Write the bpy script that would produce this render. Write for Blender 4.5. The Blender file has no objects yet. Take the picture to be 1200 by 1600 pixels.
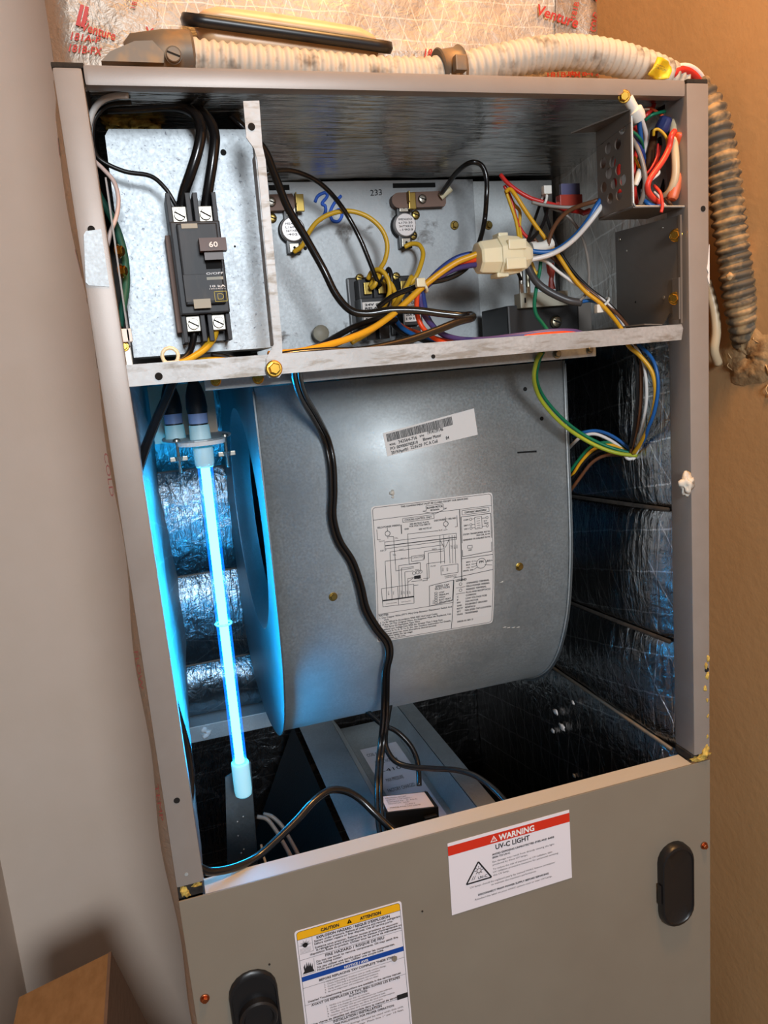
import bpy, bmesh, math, random
from mathutils import Vector, Matrix, noise
random.seed(7)
S = bpy.context.scene
C = S.collection

# ------------------------------------------------------------------ camera
cd = bpy.data.cameras.new('camera'); cam = bpy.data.objects.new('camera', cd); C.objects.link(cam)
cam.location = (0.0312865, -0.6013443, 0.425591)
cam.rotation_euler = (1.37911186, 0.082829, -0.30045363)
cd.sensor_fit = 'VERTICAL'; cd.sensor_height = 24.0
cd.lens = 1193.13 * 24.0 / 1600.0
cd.clip_start = 0.01
S.camera = cam

# ------------------------------------------------------------------ light
w = bpy.data.worlds.new('room_light'); S.world = w; w.use_nodes = True
w.node_tree.nodes['Background'].inputs[0].default_value = (0.74, 0.72, 0.74, 1)
w.node_tree.nodes['Background'].inputs[1].default_value = 0.13
def area(name, loc, target, size, col, power, shape='DISK'):
    l = bpy.data.lights.new(name, 'AREA'); l.shape = shape; l.size = size; l.color = col; l.energy = power
    o = bpy.data.objects.new(name, l); C.objects.link(o); o.location = loc
    o.rotation_euler = (Vector(target) - Vector(loc)).to_track_quat('-Z', 'Y').to_euler()
    return o
area('window_light', (0.15, -2.0, 0.88), (0.15, 0, 0.3), 0.50, (0.88, 0.94, 1.0), 33)
area('ceiling_lamp', (0.40, -0.35, 1.45), (0.55, 0.0, 0.4), 0.20, (1.0, 0.52, 0.18), 13)
S.view_settings.view_transform = 'Standard'
S.view_settings.look = 'None'
S.view_settings.exposure = 0.0
S.view_settings.gamma = 1.0
S.view_settings.use_curve_mapping = False

# ------------------------------------------------------------------ materials
def lin(c):
    return tuple((x / 12.92 if x <= 0.04045 else ((x + 0.055) / 1.055) ** 2.4) for x in c)
def rgb(r, g, b):
    return lin((r / 255, g / 255, b / 255)) + (1,)
class N:
    def __init__(s, m):
        m.use_nodes = True; s.t = m.node_tree; s.p = s.t.nodes['Principled BSDF']
    def new(s, typ, **k):
        n = s.t.nodes.new(typ)
        for a, v in k.items():
            if a.startswith('i_'):
                n.inputs[int(a[2:])].default_value = v
            else:
                setattr(n, a, v)
        return n
    def link(s, a, b): s.t.links.new(a, b)
    def math(s, op, a, b=0.0):
        n = s.new('ShaderNodeMath', operation=op)
        for i, v in enumerate((a, b)):
            if isinstance(v, (int, float)): n.inputs[i].default_value = v
            else: s.link(v, n.inputs[i])
        return n.outputs[0]
    def mix(s, fac, a, b):
        n = s.new('ShaderNodeMix', data_type='RGBA')
        for i, v in ((0, fac), (6, a), (7, b)):
            if isinstance(v, (int, float, tuple)): n.inputs[i].default_value = v
            else: s.link(v, n.inputs[i])
        return n.outputs[2]
    def coord(s, scale=(1, 1, 1)):
        tc = s.new('ShaderNodeTexCoord'); mp = s.new('ShaderNodeMapping'); mp.inputs[3].default_value = scale
        s.link(tc.outputs['Object'], mp.inputs[0]); return mp.outputs[0]
    def noise(s, scale, stretch=(1, 1, 1), detail=3, rough=0.6, dist=0.0):
        n = s.new('ShaderNodeTexNoise'); n.inputs['Scale'].default_value = scale
        n.inputs['Detail'].default_value = detail; n.inputs['Roughness'].default_value = rough
        n.inputs['Distortion'].default_value = dist
        s.link(s.coord(stretch), n.inputs['Vector']); return n.outputs['Fac']
    def ramp(s, v, lo, hi):
        n = s.new('ShaderNodeMapRange'); s.link(v, n.inputs[0])
        n.inputs[1].default_value = lo; n.inputs[2].default_value = hi; return n.outputs[0]
    def bump(s, h, strength, dist=0.001, prev=None):
        n = s.new('ShaderNodeBump'); n.inputs['Strength'].default_value = strength
        n.inputs['Distance'].default_value = dist; s.link(h, n.inputs['Height'])
        if prev is not None: s.link(prev, n.inputs['Normal'])
        return n.outputs[0]
def pm(name, col, rough=0.5, metal=0.0, var=None, bump=None, spec=0.5, coat=0.0, emit=None, trans=0.0, sss=0.0):
    """principled procedural material; var = (noise scale, stretch, second colour, lo, hi), bump = (scale, stretch, strength)"""
    m = bpy.data.materials.new(name); n = N(m); p = n.p
    p.inputs['Base Color'].default_value = col; p.inputs['Roughness'].default_value = rough
    p.inputs['Metallic'].default_value = metal; p.inputs['Specular IOR Level'].default_value = spec
    p.inputs['Coat Weight'].default_value = coat
    if trans: p.inputs['Transmission Weight'].default_value = trans
    if sss:
        p.inputs['Subsurface Weight'].default_value = sss; p.inputs['Subsurface Radius'].default_value = (0.004, 0.004, 0.004)
        p.inputs['Subsurface Scale'].default_value = 1.0
    if emit:
        p.inputs['Emission Color'].default_value = emit[0]; p.inputs['Emission Strength'].default_value = emit[1]
    if var:
        f = n.ramp(n.noise(var[0], var[1]), var[3], var[4])
        n.link(n.mix(f, col, var[2]), p.inputs['Base Color'])
    if bump:
        n.link(n.bump(n.noise(bump[0], bump[1]), bump[2]), p.inputs['Normal'])
    return m
M = {}
U1 = (1, 1, 1)
M['paint'] = pm('grey_enamel', rgb(150, 142, 136), 0.38, 0.15, var=(30, U1, rgb(145, 136, 129), 0.3, 0.7), bump=(900, U1, 0.04))
M['panel'] = pm('warm_dim_grey_enamel', rgb(140, 131, 117), 0.42, 0.12, var=(9, U1, rgb(135, 125, 111), 0.3, 0.7), bump=(900, U1, 0.04))  # the cabinet's grey enamel with warm, dim light put into the colour
M['darkplate'] = pm('charcoal_enamel', rgb(106, 100, 94), 0.42, 0.2, bump=(700, U1, 0.05))
M['wall'] = pm('painted_drywall', rgb(222, 205, 190), 0.75, var=(7, U1, rgb(217, 199, 182), 0.3, 0.7), bump=(90, U1, 0.25))
M['wall_warm_lit'] = pm('warm_lit_drywall', rgb(224, 184, 134), 0.75, var=(7, U1, rgb(216, 175, 124), 0.3, 0.7), bump=(90, U1, 0.3))  # same drywall as the other walls, warm lamp light put into the colour
M['drywall'] = pm('torn_drywall', rgb(205, 172, 126), 0.95, var=(60, U1, rgb(150, 112, 72), 0.45, 0.7), bump=(120, U1, 0.8))
M['floor'] = pm('concrete_floor', rgb(120, 110, 100), 0.8, var=(12, U1, rgb(95, 88, 80), 0.3, 0.7), bump=(50, U1, 0.3))
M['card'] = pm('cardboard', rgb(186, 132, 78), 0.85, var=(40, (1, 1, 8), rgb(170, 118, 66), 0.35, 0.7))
M['card_shaded'] = pm('cardboard_shaded', rgb(150, 112, 84), 0.85, var=(40, (1, 1, 8), rgb(136, 100, 74), 0.35, 0.7))  # darker copy of the cardboard, shade put into the colour
M['black'] = pm('black_plastic', rgb(24, 24, 26), 0.35)
M['rubber'] = pm('black_rubber', rgb(20, 19, 19), 0.5)
M['bakelite'] = pm('dark_bakelite', rgb(40, 39, 42), 0.42, var=(45, (3, 1, 1), rgb(62, 57, 53), 0.5, 0.75), spec=0.25)
M['bakelite_cover'] = pm('breaker_cover', rgb(31, 31, 34), 0.42, var=(35, (5, 1, 0.6), rgb(48, 46, 48), 0.5, 0.8), spec=0.25)
M['brownswitch'] = pm('brown_toggle', rgb(72, 46, 34), 0.4)
M['brown'] = pm('brown_ceramic', rgb(120, 92, 78), 0.55)
M['brass'] = pm('brass', rgb(214, 166, 70), 0.22, 1.0)
M['brassdull'] = pm('dull_brass', rgb(150, 128, 70), 0.35, 1.0)
M['steel'] = pm('bright_steel', rgb(158, 153, 143), 0.38, 1.0)
M['zinc'] = pm('zinc_screw', rgb(150, 145, 125), 0.3, 1.0)
M['copper'] = pm('copper', rgb(190, 110, 70), 0.35, 1.0)
M['nylon'] = pm('milky_nylon', rgb(240, 228, 192), 0.35, sss=0.8)
M['nylonw'] = pm('white_nylon', rgb(232, 228, 218), 0.4, sss=0.3)
M['hole'] = pm('hole_shade_black', rgb(10, 10, 10), 0.9)  # paints the shade inside holes and slots on flat discs and strips
M['paper'] = pm('label_paper', rgb(226, 218, 212), 0.55)
M['paperw'] = pm('white_label_film', rgb(228, 222, 228), 0.45)
M['ink'] = pm('black_ink', rgb(28, 27, 30), 0.6)
M['red'] = pm('red_print', rgb(206, 44, 18), 0.5)
M['yellowp'] = pm('yellow_print', rgb(238, 176, 10), 0.5)
M['bluep'] = pm('blue_print', rgb(8, 66, 152), 0.5)
M['white'] = pm('white_print', rgb(235, 232, 230), 0.5)
M['marker'] = pm('blue_marker', rgb(48, 104, 214), 0.6)
M['redtape'] = pm('red_tape_print', rgb(176, 42, 36), 0.5)
M['maroon'] = pm('maroon_print', rgb(112, 48, 40), 0.6)
M['wool'] = pm('yellow_fibreglass', rgb(206, 176, 88), 0.95, var=(200, U1, rgb(140, 108, 44), 0.4, 0.7))
M['gasket'] = pm('dark_gasket_foam', rgb(48, 42, 36), 0.95, var=(90, U1, rgb(26, 22, 20), 0.4, 0.7), bump=(150, U1, 0.8))
M['emblem'] = pm('olive_yellow_print', rgb(176, 160, 30), 0.5)
M['tagyellow'] = pm('yellow_tape', rgb(226, 192, 36), 0.45)
M['tan'] = pm('warm_lit_board', rgb(206, 182, 158), 0.7, var=(20, U1, rgb(196, 172, 148), 0.3, 0.7))  # tan base colour stands in for warm light on the board
M['amber'] = pm('amber_plastic', rgb(222, 184, 140), 0.35, var=(25, U1, rgb(205, 160, 116), 0.4, 0.7))
M['beige'] = pm('beige_plastic', rgb(160, 156, 140), 0.5)
M['smoke'] = pm('smoky_blue_plastic', rgb(94, 92, 122), 0.3)
M['redclear'] = pm('red_vinyl', rgb(170, 62, 48), 0.35)
M['whitestuff'] = pm('pale_putty', rgb(212, 205, 192), 0.7, bump=(200, U1, 0.6))

def galv(name, col, rough, stain=None, metal=0.85):
    m = bpy.data.materials.new(name); n = N(m); p = n.p
    sp = n.noise(420, U1, 2, 0.5); pat = n.noise(14, U1, 4, 0.6)
    c = n.mix(n.ramp(sp, 0.3, 0.7), col, tuple(min(1, x * 1.22) for x in col[:3]) + (1,))
    c = n.mix(n.ramp(pat, 0.42, 0.75), c, tuple(x * 0.86 for x in col[:3]) + (1,))
    if stain:
        st = n.ramp(n.noise(stain[0], stain[1], 5, 0.65, 0.4), stain[2], stain[3])
        c = n.mix(st, c, stain[4])
    n.link(c, p.inputs['Base Color']); p.inputs['Metallic'].default_value = metal
    r = n.math('MULTIPLY_ADD', sp, 0.22); r.node.inputs[2].default_value = rough - 0.11
    n.link(r, p.inputs['Roughness'])
    n.link(n.bump(n.noise(300, U1, 2), 0.06), p.inputs['Normal'])
    return m
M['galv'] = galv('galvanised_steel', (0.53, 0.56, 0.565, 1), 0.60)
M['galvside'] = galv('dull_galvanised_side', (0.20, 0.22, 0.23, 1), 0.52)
M['galvplate'] = galv('spangled_galvanised_plate', (0.305, 0.33, 0.345, 1), 0.48, (330, U1, 0.60, 0.66, (0.14, 0.15, 0.17, 1)))
M['galvback'] = galv('stained_galvanised_plate', (0.33, 0.35, 0.36, 1), 0.53, (26, U1, 0.60, 0.70, (0.12, 0.115, 0.11, 1)))
M['galvrail'] = galv('weathered_rail', (0.42, 0.425, 0.425, 1), 0.55, (40, (0.6, 1, 3), 0.50, 0.62, (0.30, 0.28, 0.25, 1)), 0.6)

def foil(name, base, rough, ax, lines=None, wr=((60, 60, 60), 0.5), vert=(90, 0.6), line_col=None, metal=1.0, dirt=None, linew=0.05):
    """crinkled scrim foil: wrinkle bump, stretched creases, reinforcing threads in plane ax"""
    m = bpy.data.materials.new(name); n = N(m); p = n.p
    p.inputs['Metallic'].default_value = metal; p.inputs['Roughness'].default_value = rough
    st = {'yz': (1, 1, 0.12), 'xz': (1, 1, 0.12), 'xy': (0.1, 1, 1), 'xzd': (1, 1, 1)}[ax]
    b = n.bump(n.noise(wr[0][0], U1, 4, 0.6, 0.8), wr[1], 0.004)
    b = n.bump(n.noise(vert[0], st, 3, 0.55, 0.5), vert[1], 0.004, b)
    c = base
    if dirt:
        c = n.mix(n.ramp(n.noise(dirt[0], dirt[1], 4, 0.6), 0.45, 0.7), base, dirt[2])
    if lines:
        tc = n.new('ShaderNodeTexCoord'); sx = n.new('ShaderNodeSeparateXYZ'); n.link(tc.outputs['Object'], sx.inputs[0])
        a = sx.outputs['YX'.index(ax[0].upper()) * 0 + 'XYZ'.index(ax[0].upper())]; c2 = sx.outputs['XYZ'.index(ax[1].upper())]
        wob = n.math('MULTIPLY', n.noise(30, U1, 2), 0.006)
        tot = None
        for ka, kb, k in lines:
            v = n.math('ADD', n.math('MULTIPLY', a, ka), n.math('MULTIPLY', c2, kb))
            v = n.math('FRACT', n.math('MULTIPLY', n.math('ADD', v, wob), k))
            v = n.math('LESS_THAN', n.math('ABSOLUTE', n.math('SUBTRACT', v, 0.5)), linew)
            tot = v if tot is None else n.math('MAXIMUM', tot, v)
        b = n.bump(tot, 0.6, 0.0015, b)
        if line_col: c = n.mix(n.math('MULTIPLY', tot, 0.8), c, line_col)
    if isinstance(c, tuple): p.inputs['Base Color'].default_value = c
    else: n.link(c, p.inputs['Base Color'])
    n.link(b, p.inputs['Normal'])
    return m
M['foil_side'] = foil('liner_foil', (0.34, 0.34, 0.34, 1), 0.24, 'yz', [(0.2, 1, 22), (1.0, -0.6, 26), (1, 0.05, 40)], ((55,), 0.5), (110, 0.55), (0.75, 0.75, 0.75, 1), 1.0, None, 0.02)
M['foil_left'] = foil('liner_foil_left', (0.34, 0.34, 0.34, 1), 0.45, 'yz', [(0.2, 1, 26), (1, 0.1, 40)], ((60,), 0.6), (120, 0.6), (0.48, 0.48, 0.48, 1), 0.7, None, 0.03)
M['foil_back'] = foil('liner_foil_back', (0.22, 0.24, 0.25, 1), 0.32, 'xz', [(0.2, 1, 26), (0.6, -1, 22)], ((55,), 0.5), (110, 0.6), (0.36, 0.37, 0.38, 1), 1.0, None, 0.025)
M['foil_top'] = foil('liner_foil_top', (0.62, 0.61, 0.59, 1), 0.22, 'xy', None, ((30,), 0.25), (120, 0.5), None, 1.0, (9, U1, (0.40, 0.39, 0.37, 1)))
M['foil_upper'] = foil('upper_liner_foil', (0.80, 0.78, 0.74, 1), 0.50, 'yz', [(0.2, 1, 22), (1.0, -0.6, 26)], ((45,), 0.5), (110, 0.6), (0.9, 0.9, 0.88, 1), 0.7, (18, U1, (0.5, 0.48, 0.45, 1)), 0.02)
M['flange'] = pm('light_enamel_flange', rgb(196, 188, 174), 0.45)
M['foil_duct'] = foil('duct_wrap_foil', (0.46, 0.41, 0.35, 1), 0.55, 'xzd', [(1, 0.36, 62), (1, -0.36, 62), (0.02, 1, 55)], ((35,), 0.4), (140, 0.3), (0.60, 0.55, 0.48, 1), 0.5, (25, U1, (0.40, 0.33, 0.26, 1)), 0.035)
M['foil_tape'] = foil('foil_tape', (0.36, 0.31, 0.26, 1), 0.48, 'xzd', None, ((50,), 0.45), (140, 0.25), None, 0.75)
M['flex'] = pm('dusty_white_conduit', rgb(194, 186, 172), 0.6, 0.0, var=(60, U1, rgb(120, 110, 98), 0.52, 0.72))
M['flexdark'] = pm('dusty_grey_conduit', rgb(92, 82, 68), 0.7, 0.0, var=(50, U1, rgb(182, 148, 104), 0.45, 0.65))
M['clampmetal'] = pm('dusty_cast_zinc', rgb(112, 104, 94), 0.55, 0.5, var=(40, U1, rgb(142, 116, 86), 0.5, 0.7))
M['quartz'] = None
def lampmats():
    m = bpy.data.materials.new('glowing_discharge'); n = N(m)
    e = n.new('ShaderNodeEmission'); e.inputs[0].default_value = (0.012, 0.46, 1.0, 1); e.inputs[1].default_value = 68.0
    out = n.t.nodes['Material Output']; n.link(e.outputs[0], out.inputs[0]); M['glow'] = m
    m = bpy.data.materials.new('quartz_sleeve'); n = N(m); out = n.t.nodes['Material Output']
    t = n.new('ShaderNodeBsdfTransparent'); t.inputs[0].default_value = (0.80, 0.96, 1.0, 1)
    g = n.new('ShaderNodeBsdfGlossy'); g.inputs[0].default_value = (0.8, 0.9, 1, 1); g.inputs[1].default_value = 0.08
    e = n.new('ShaderNodeEmission'); e.inputs[0].default_value = (0.0, 0.16, 0.90, 1); e.inputs[1].default_value = 0.7
    lw = n.new('ShaderNodeLayerWeight'); lw.inputs[0].default_value = 0.2
    mx = n.new('ShaderNodeMixShader'); n.link(n.math('MULTIPLY', lw.outputs[1], 0.5), mx.inputs[0]); n.link(t.outputs[0], mx.inputs[1]); n.link(g.outputs[0], mx.inputs[2])
    ad = n.new('ShaderNodeAddShader'); n.link(mx.outputs[0], ad.inputs[0]); n.link(e.outputs[0], ad.inputs[1])
    n.link(ad.outputs[0], out.inputs[0]); M['quartz'] = m
lampmats()
M['frosted'] = pm('frosted_socket_glow', rgb(206, 216, 214), 0.45, sss=0.6, emit=((0.05, 0.55, 0.8, 1), 0.18))  # emission stands in for tube light scattered in the frosted plastic
M['frostcap'] = pm('frosted_end_cap_glow', rgb(214, 224, 224), 0.4, sss=0.6, emit=((0.08, 0.7, 0.95, 1), 0.5))  # emission imitates light from the tube, the cap itself is no source
M['foamwhite'] = pm('white_gasket_ring', rgb(225, 222, 218), 0.6)

def wirem(name, r, g, b):
    M[name] = pm(name.replace('w_', '') + '_wire_jacket', rgb(r, g, b), 0.38); return M[name]
wirem('w_black', 22, 20, 20); wirem('w_yellow', 214, 168, 40); wirem('w_gold', 224, 164, 30); wirem('w_red', 204, 46, 40)
wirem('w_blue', 26, 92, 160); wirem('w_navy', 40, 62, 130); wirem('w_white', 226, 220, 214); wirem('w_brown', 104, 66, 42)
wirem('w_orange', 232, 92, 48); wirem('w_purple', 78, 64, 118); wirem('w_green', 16, 112, 78); wirem('w_dgreen', 40, 92, 76)
wirem('w_grey', 138, 130, 122); wirem('w_dgrey', 62, 62, 64); wirem('w_pink', 222, 196, 186); wirem('w_cream', 214, 192, 156)
wirem('w_orangered', 236, 74, 26); wirem('w_salmon', 216, 126, 84); wirem('w_greenyellow', 168, 176, 48); wirem('w_brightred', 230, 66, 50)
M['w_glossblack'] = pm('black_cable_jacket', rgb(20, 18, 18), 0.25, coat=0.3)

# ------------------------------------------------------------------ mesh helpers
class B:
    def __init__(s): s.v = []; s.f = []
    def add(s, vs, fs):
        k = len(s.v); s.v += [tuple(v) for v in vs]; s.f += [tuple(i + k for i in f) for f in fs]; return s
    def box(s, x0, x1, y0, y1, z0, z1):
        if x0 > x1: x0, x1 = x1, x0
        if y0 > y1: y0, y1 = y1, y0
        if z0 > z1: z0, z1 = z1, z0
        v = [(x, y, z) for x in (x0, x1) for y in (y0, y1) for z in (z0, z1)]
        return s.add(v, [(0, 1, 3, 2), (4, 6, 7, 5), (0, 4, 5, 1), (2, 3, 7, 6), (0, 2, 6, 4), (1, 5, 7, 3)])
    def bbox(s, x0, x1, y0, y1, z0, z1, b=0.001):
        """box with bevelled edges"""
        bm = bmesh.new(); bmesh.ops.create_cube(bm, size=1)
        for v in bm.verts:
            v.co = ((x0 + x1) / 2 + v.co.x * abs(x1 - x0), (y0 + y1) / 2 + v.co.y * abs(y1 - y0), (z0 + z1) / 2 + v.co.z * abs(z1 - z0))
        bmesh.ops.bevel(bm, geom=bm.edges[:], offset=b, segments=2, affect='EDGES', profile=0.7)
        s.bm(bm); return s
    def bm(s, bm):
        bm.verts.index_update(); s.add([v.co.copy() for v in bm.verts], [[v.index for v in f.verts] for f in bm.faces]); bm.free()
    def prism(s, pts, off):
        """extrude the polygon pts (3D) by vector off"""
        n = len(pts); o = Vector(off); p = [Vector(q) for q in pts]
        fs = [tuple(range(n - 1, -1, -1)), tuple(range(n, 2 * n))] + [(i, (i + 1) % n, (i + 1) % n + n, i + n) for i in range(n)]
        return s.add(p + [q + o for q in p], fs)
    def frame(s, d):
        d = Vector(d).normalized(); a = Vector((0, 0, 1)) if abs(d.z) < 0.9 else Vector((1, 0, 0))
        u = d.cross(a).normalized(); return u, d.cross(u).normalized()
    def lathe(s, p0, d, prof, n=20, cap=True):
        """rings (distance along d, radius)"""
        d = Vector(d).normalized(); u, w_ = s.frame(d); p0 = Vector(p0); vs = []; fs = []
        for t, r in prof:
            for i in range(n):
                a = 2 * math.pi * i / n; vs.append(p0 + d * t + u * math.cos(a) * r + w_ * math.sin(a) * r)
        for k in range(len(prof) - 1):
            for i in range(n):
                j = (i + 1) % n; fs.append((k * n + i, k * n + j, (k + 1) * n + j, (k + 1) * n + i))
        if cap: fs += [tuple(range(n - 1, -1, -1)), tuple(range((len(prof) - 1) * n, len(prof) * n))]
        return s.add(vs, fs)
    def cyl(s, p0, p1, r, n=16, r2=None):
        d = Vector(p1) - Vector(p0); return s.lathe(p0, d, [(0, r), (d.length, r if r2 is None else r2)], n)
    def tube(s, pts, r, n=8, rf=None):
        """swept tube; rf(distance) gives a radius factor"""
        pts = [Vector(p) for p in pts]; vs = []; fs = []; prev = None; dist = 0.0
        for i, p in enumerate(pts):
            d = (pts[min(i + 1, len(pts) - 1)] - pts[max(i - 1, 0)]).normalized()
            if prev is None: u, _ = s.frame(d)
            else: u = (prev - d * prev.dot(d)).normalized()
            prev = u; q = d.cross(u)
            if i: dist += (p - pts[i - 1]).length
            rr = r * (rf(dist) if rf else 1)
            for k in range(n):
                a = 2 * math.pi * k / n; vs.append(p + u * math.cos(a) * rr + q * math.sin(a) * rr)
        m = len(pts)
        for i in range(m - 1):
            for k in range(n):
                j = (k + 1) % n; fs.append((i * n + k, i * n + j, (i + 1) * n + j, (i + 1) * n + k))
        fs += [tuple(range(n - 1, -1, -1)), tuple(range((m - 1) * n, m * n))]
        return s.add(vs, fs)
    def grid(s, fn, nu, nv):
        vs = [fn(i / nu, j / nv) for j in range(nv + 1) for i in range(nu + 1)]
        fs = [(j * (nu + 1) + i, j * (nu + 1) + i + 1, (j + 1) * (nu + 1) + i + 1, (j + 1) * (nu + 1) + i) for j in range(nv) for i in range(nu)]
        return s.add(vs, fs)
    def blob(s, c, r, seed, sub=2, amp=0.35, sc=(1, 1, 1)):
        bm = bmesh.new(); bmesh.ops.create_icosphere(bm, subdivisions=sub, radius=1)
        for v in bm.verts:
            k = 1 + amp * noise.noise(v.co * 1.7 + Vector((seed * 3.1, seed, 0)))
            v.co = Vector(c) + Vector((v.co.x * sc[0], v.co.y * sc[1], v.co.z * sc[2])) * r * k
        s.bm(bm); return s
def spline(pts, per=6):
    p = [Vector(q) for q in pts]; p = [2 * p[0] - p[1]] + p + [2 * p[-1] - p[-2]]; out = []
    for i in range(1, len(p) - 2):
        a, b, c, d = p[i - 1], p[i], p[i + 1], p[i + 2]
        for k in range(per):
            t = k / per
            out.append(0.5 * ((2 * b) + (c - a) * t + (2 * a - 5 * b + 4 * c - d) * t * t + (3 * b - a - 3 * c + d) * t ** 3))
    out.append(p[-2]); return out

def obj(name, b, mat, parent=None, smooth=False, label=None):
    me = bpy.data.meshes.new(name); me.from_pydata(b.v, [], b.f); me.validate()
    bm = bmesh.new(); bm.from_mesh(me); bmesh.ops.recalc_face_normals(bm, faces=bm.faces[:]); bm.to_mesh(me); bm.free()
    me.materials.append(M[mat] if isinstance(mat, str) else mat)
    if smooth:
        me.polygons.foreach_set('use_smooth', [True] * len(me.polygons))
        if smooth != 'all':
            try: me.set_sharp_from_angle(angle=math.radians(40))
            except Exception: pass
    o = bpy.data.objects.new(name, me); C.objects.link(o)
    if parent is not None: setpar(o, parent)
    if label: o['label'] = label
    return o
def setpar(o, parent):
    o.parent = parent
    p = parent; 
    t = Vector(p.location) if p.type == 'EMPTY' else Vector((0, 0, 0))
    o.matrix_parent_inverse = Matrix.Translation(-t)
def thing(name, label, cat, loc, group=None):
    o = bpy.data.objects.new(name, None); C.objects.link(o); o.location = loc; o.empty_display_size = 0.02
    return tag(o, label, cat, group)
def tag(o, label, cat, group=None):
    o['label'] = label; o['category'] = cat
    if group: o['group'] = group
    return o
def structure(o): o['kind'] = 'structure'; return o

# flat print: words, rules and shapes laid out in label coordinates (u right, t down, both 0..1)
_fc = {}
def glyphs(txt):
    if txt in _fc: return _fc[txt]
    cu = bpy.data.curves.new('lettering', 'FONT'); cu.body = txt; cu.size = 1; cu.resolution_u = 2
    o = bpy.data.objects.new('lettering', cu); C.objects.link(o)
    dg = bpy.context.evaluated_depsgraph_get(); me = bpy.data.meshes.new_from_object(o.evaluated_get(dg))
    vs = [(v.co.x, v.co.y) for v in me.vertices]; fs = [tuple(p.vertices) for p in me.polygons]
    bpy.data.objects.remove(o); bpy.data.curves.remove(cu); bpy.data.meshes.remove(me)
    _fc[txt] = (vs, fs); return vs, fs
class Print:
    def __init__(s, TL, TR, BR, BL, surf=None, out=(0, -1, 0)):
        s.c = [Vector(q) for q in (TL, TR, BR, BL)]; s.surf = surf; s.out = Vector(out); s.g = {}
        s.asp = (s.c[1] - s.c[0]).length / (s.c[3] - s.c[0]).length
    def at(s, u, t, off=0.0):
        a = s.c[0].lerp(s.c[1], u); b = s.c[3].lerp(s.c[2], u); p = a.lerp(b, t)
        if s.surf: p = s.surf(p)
        return p + s.out * off
    def raw(s, mat, vs, fs, off):
        b = s.g.setdefault(mat, B()); b.add([s.at(u, t, off) for u, t in vs], fs)
    def poly(s, mat, pts, off=0.0004): s.raw(mat, pts, [tuple(range(len(pts)))], off)
    def rect(s, mat, u0, t0, u1, t1, off=0.0004, seg=1):
        for k in range(seg):
            a = t0 + (t1 - t0) * k / seg; b = t0 + (t1 - t0) * (k + 1) / seg
            s.poly(mat, [(u0, a), (u1, a), (u1, b), (u0, b)], off)
    def line(s, mat, pts, wd=0.004, off=0.0005, close=False):
        """rule of width wd (fraction of the label height)"""
        if close: pts = list(pts) + [pts[0]]
        for (u0, t0), (u1, t1) in zip(pts, pts[1:]):
            du, dt = (u1 - u0) * s.asp, t1 - t0; L = math.hypot(du, dt) or 1
            nu, nt = -dt / L * wd / 2 / s.asp, du / L * wd / 2
            n = max(1, int(abs(t1 - t0) / 0.08))
            for k in range(n):
                a0, b0 = u0 + (u1 - u0) * k / n, t0 + (t1 - t0) * k / n
                a1, b1 = u0 + (u1 - u0) * (k + 1) / n, t0 + (t1 - t0) * (k + 1) / n
                s.poly(mat, [(a0 + nu, b0 + nt), (a1 + nu, b1 + nt), (a1 - nu, b1 - nt), (a0 - nu, b0 - nt)], off)
    def ring(s, mat, u, t, r, wd=0.004, n=12, off=0.0011):
        s.line(mat, [(u + r / s.asp * math.cos(2 * math.pi * k / n), t + r * math.sin(2 * math.pi * k / n)) for k in range(n)], wd, off, close=True)
    def text(s, mat, txt, u0, t, u1, hgt, off=0.0005, bold=0, rot=False):
        """txt with its baseline at t, fitted from u0 to u1, cap height hgt"""
        vs, fs = glyphs(txt)
        if not vs: return
        x0 = min(v[0] for v in vs); x1 = max(v[0] for v in vs)
        if u1 is None: u1 = u0 + (x1 - x0) / 0.73 * hgt / s.asp
        k = (u1 - u0) / max(1e-6, x1 - x0); h = hgt / 0.73
        reps = [(0, 0)] if not bold else [(0, 0), (bold, 0), (0, bold * s.asp), (bold, bold * s.asp)]
        for i, (dx, dy) in enumerate(reps):
            if rot: s.raw(mat, [(u0 + v[1] * h / s.asp * 1.0 + dx, t - (v[0] - x0) * k * s.asp + dy) for v in vs], fs, off + i * 0.00002)
            else: s.raw(mat, [(u0 + (v[0] - x0) * k + dx, t - v[1] * h + dy) for v in vs], fs, off + i * 0.00002)
    def build(s, name, parent, names):
        for mat, b in s.g.items(): obj(names.get(mat, name), b, mat, parent)
def rrect(w_, h_, r, n=5):
    """rounded rectangle in label coordinates; r as fraction of height, aspect w_/h_"""
    out = []; a = w_ / h_
    for cx, cy, st in ((1 - r / a, r, -90), (1 - r / a, 1 - r, 0), (r / a, 1 - r, 90), (r / a, r, 180)):
        for k in range(n + 1):
            an = math.radians(st + 90 * k / n); out.append((cx + math.cos(an) * r / a, cy + math.sin(an) * r))
    return out

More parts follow.
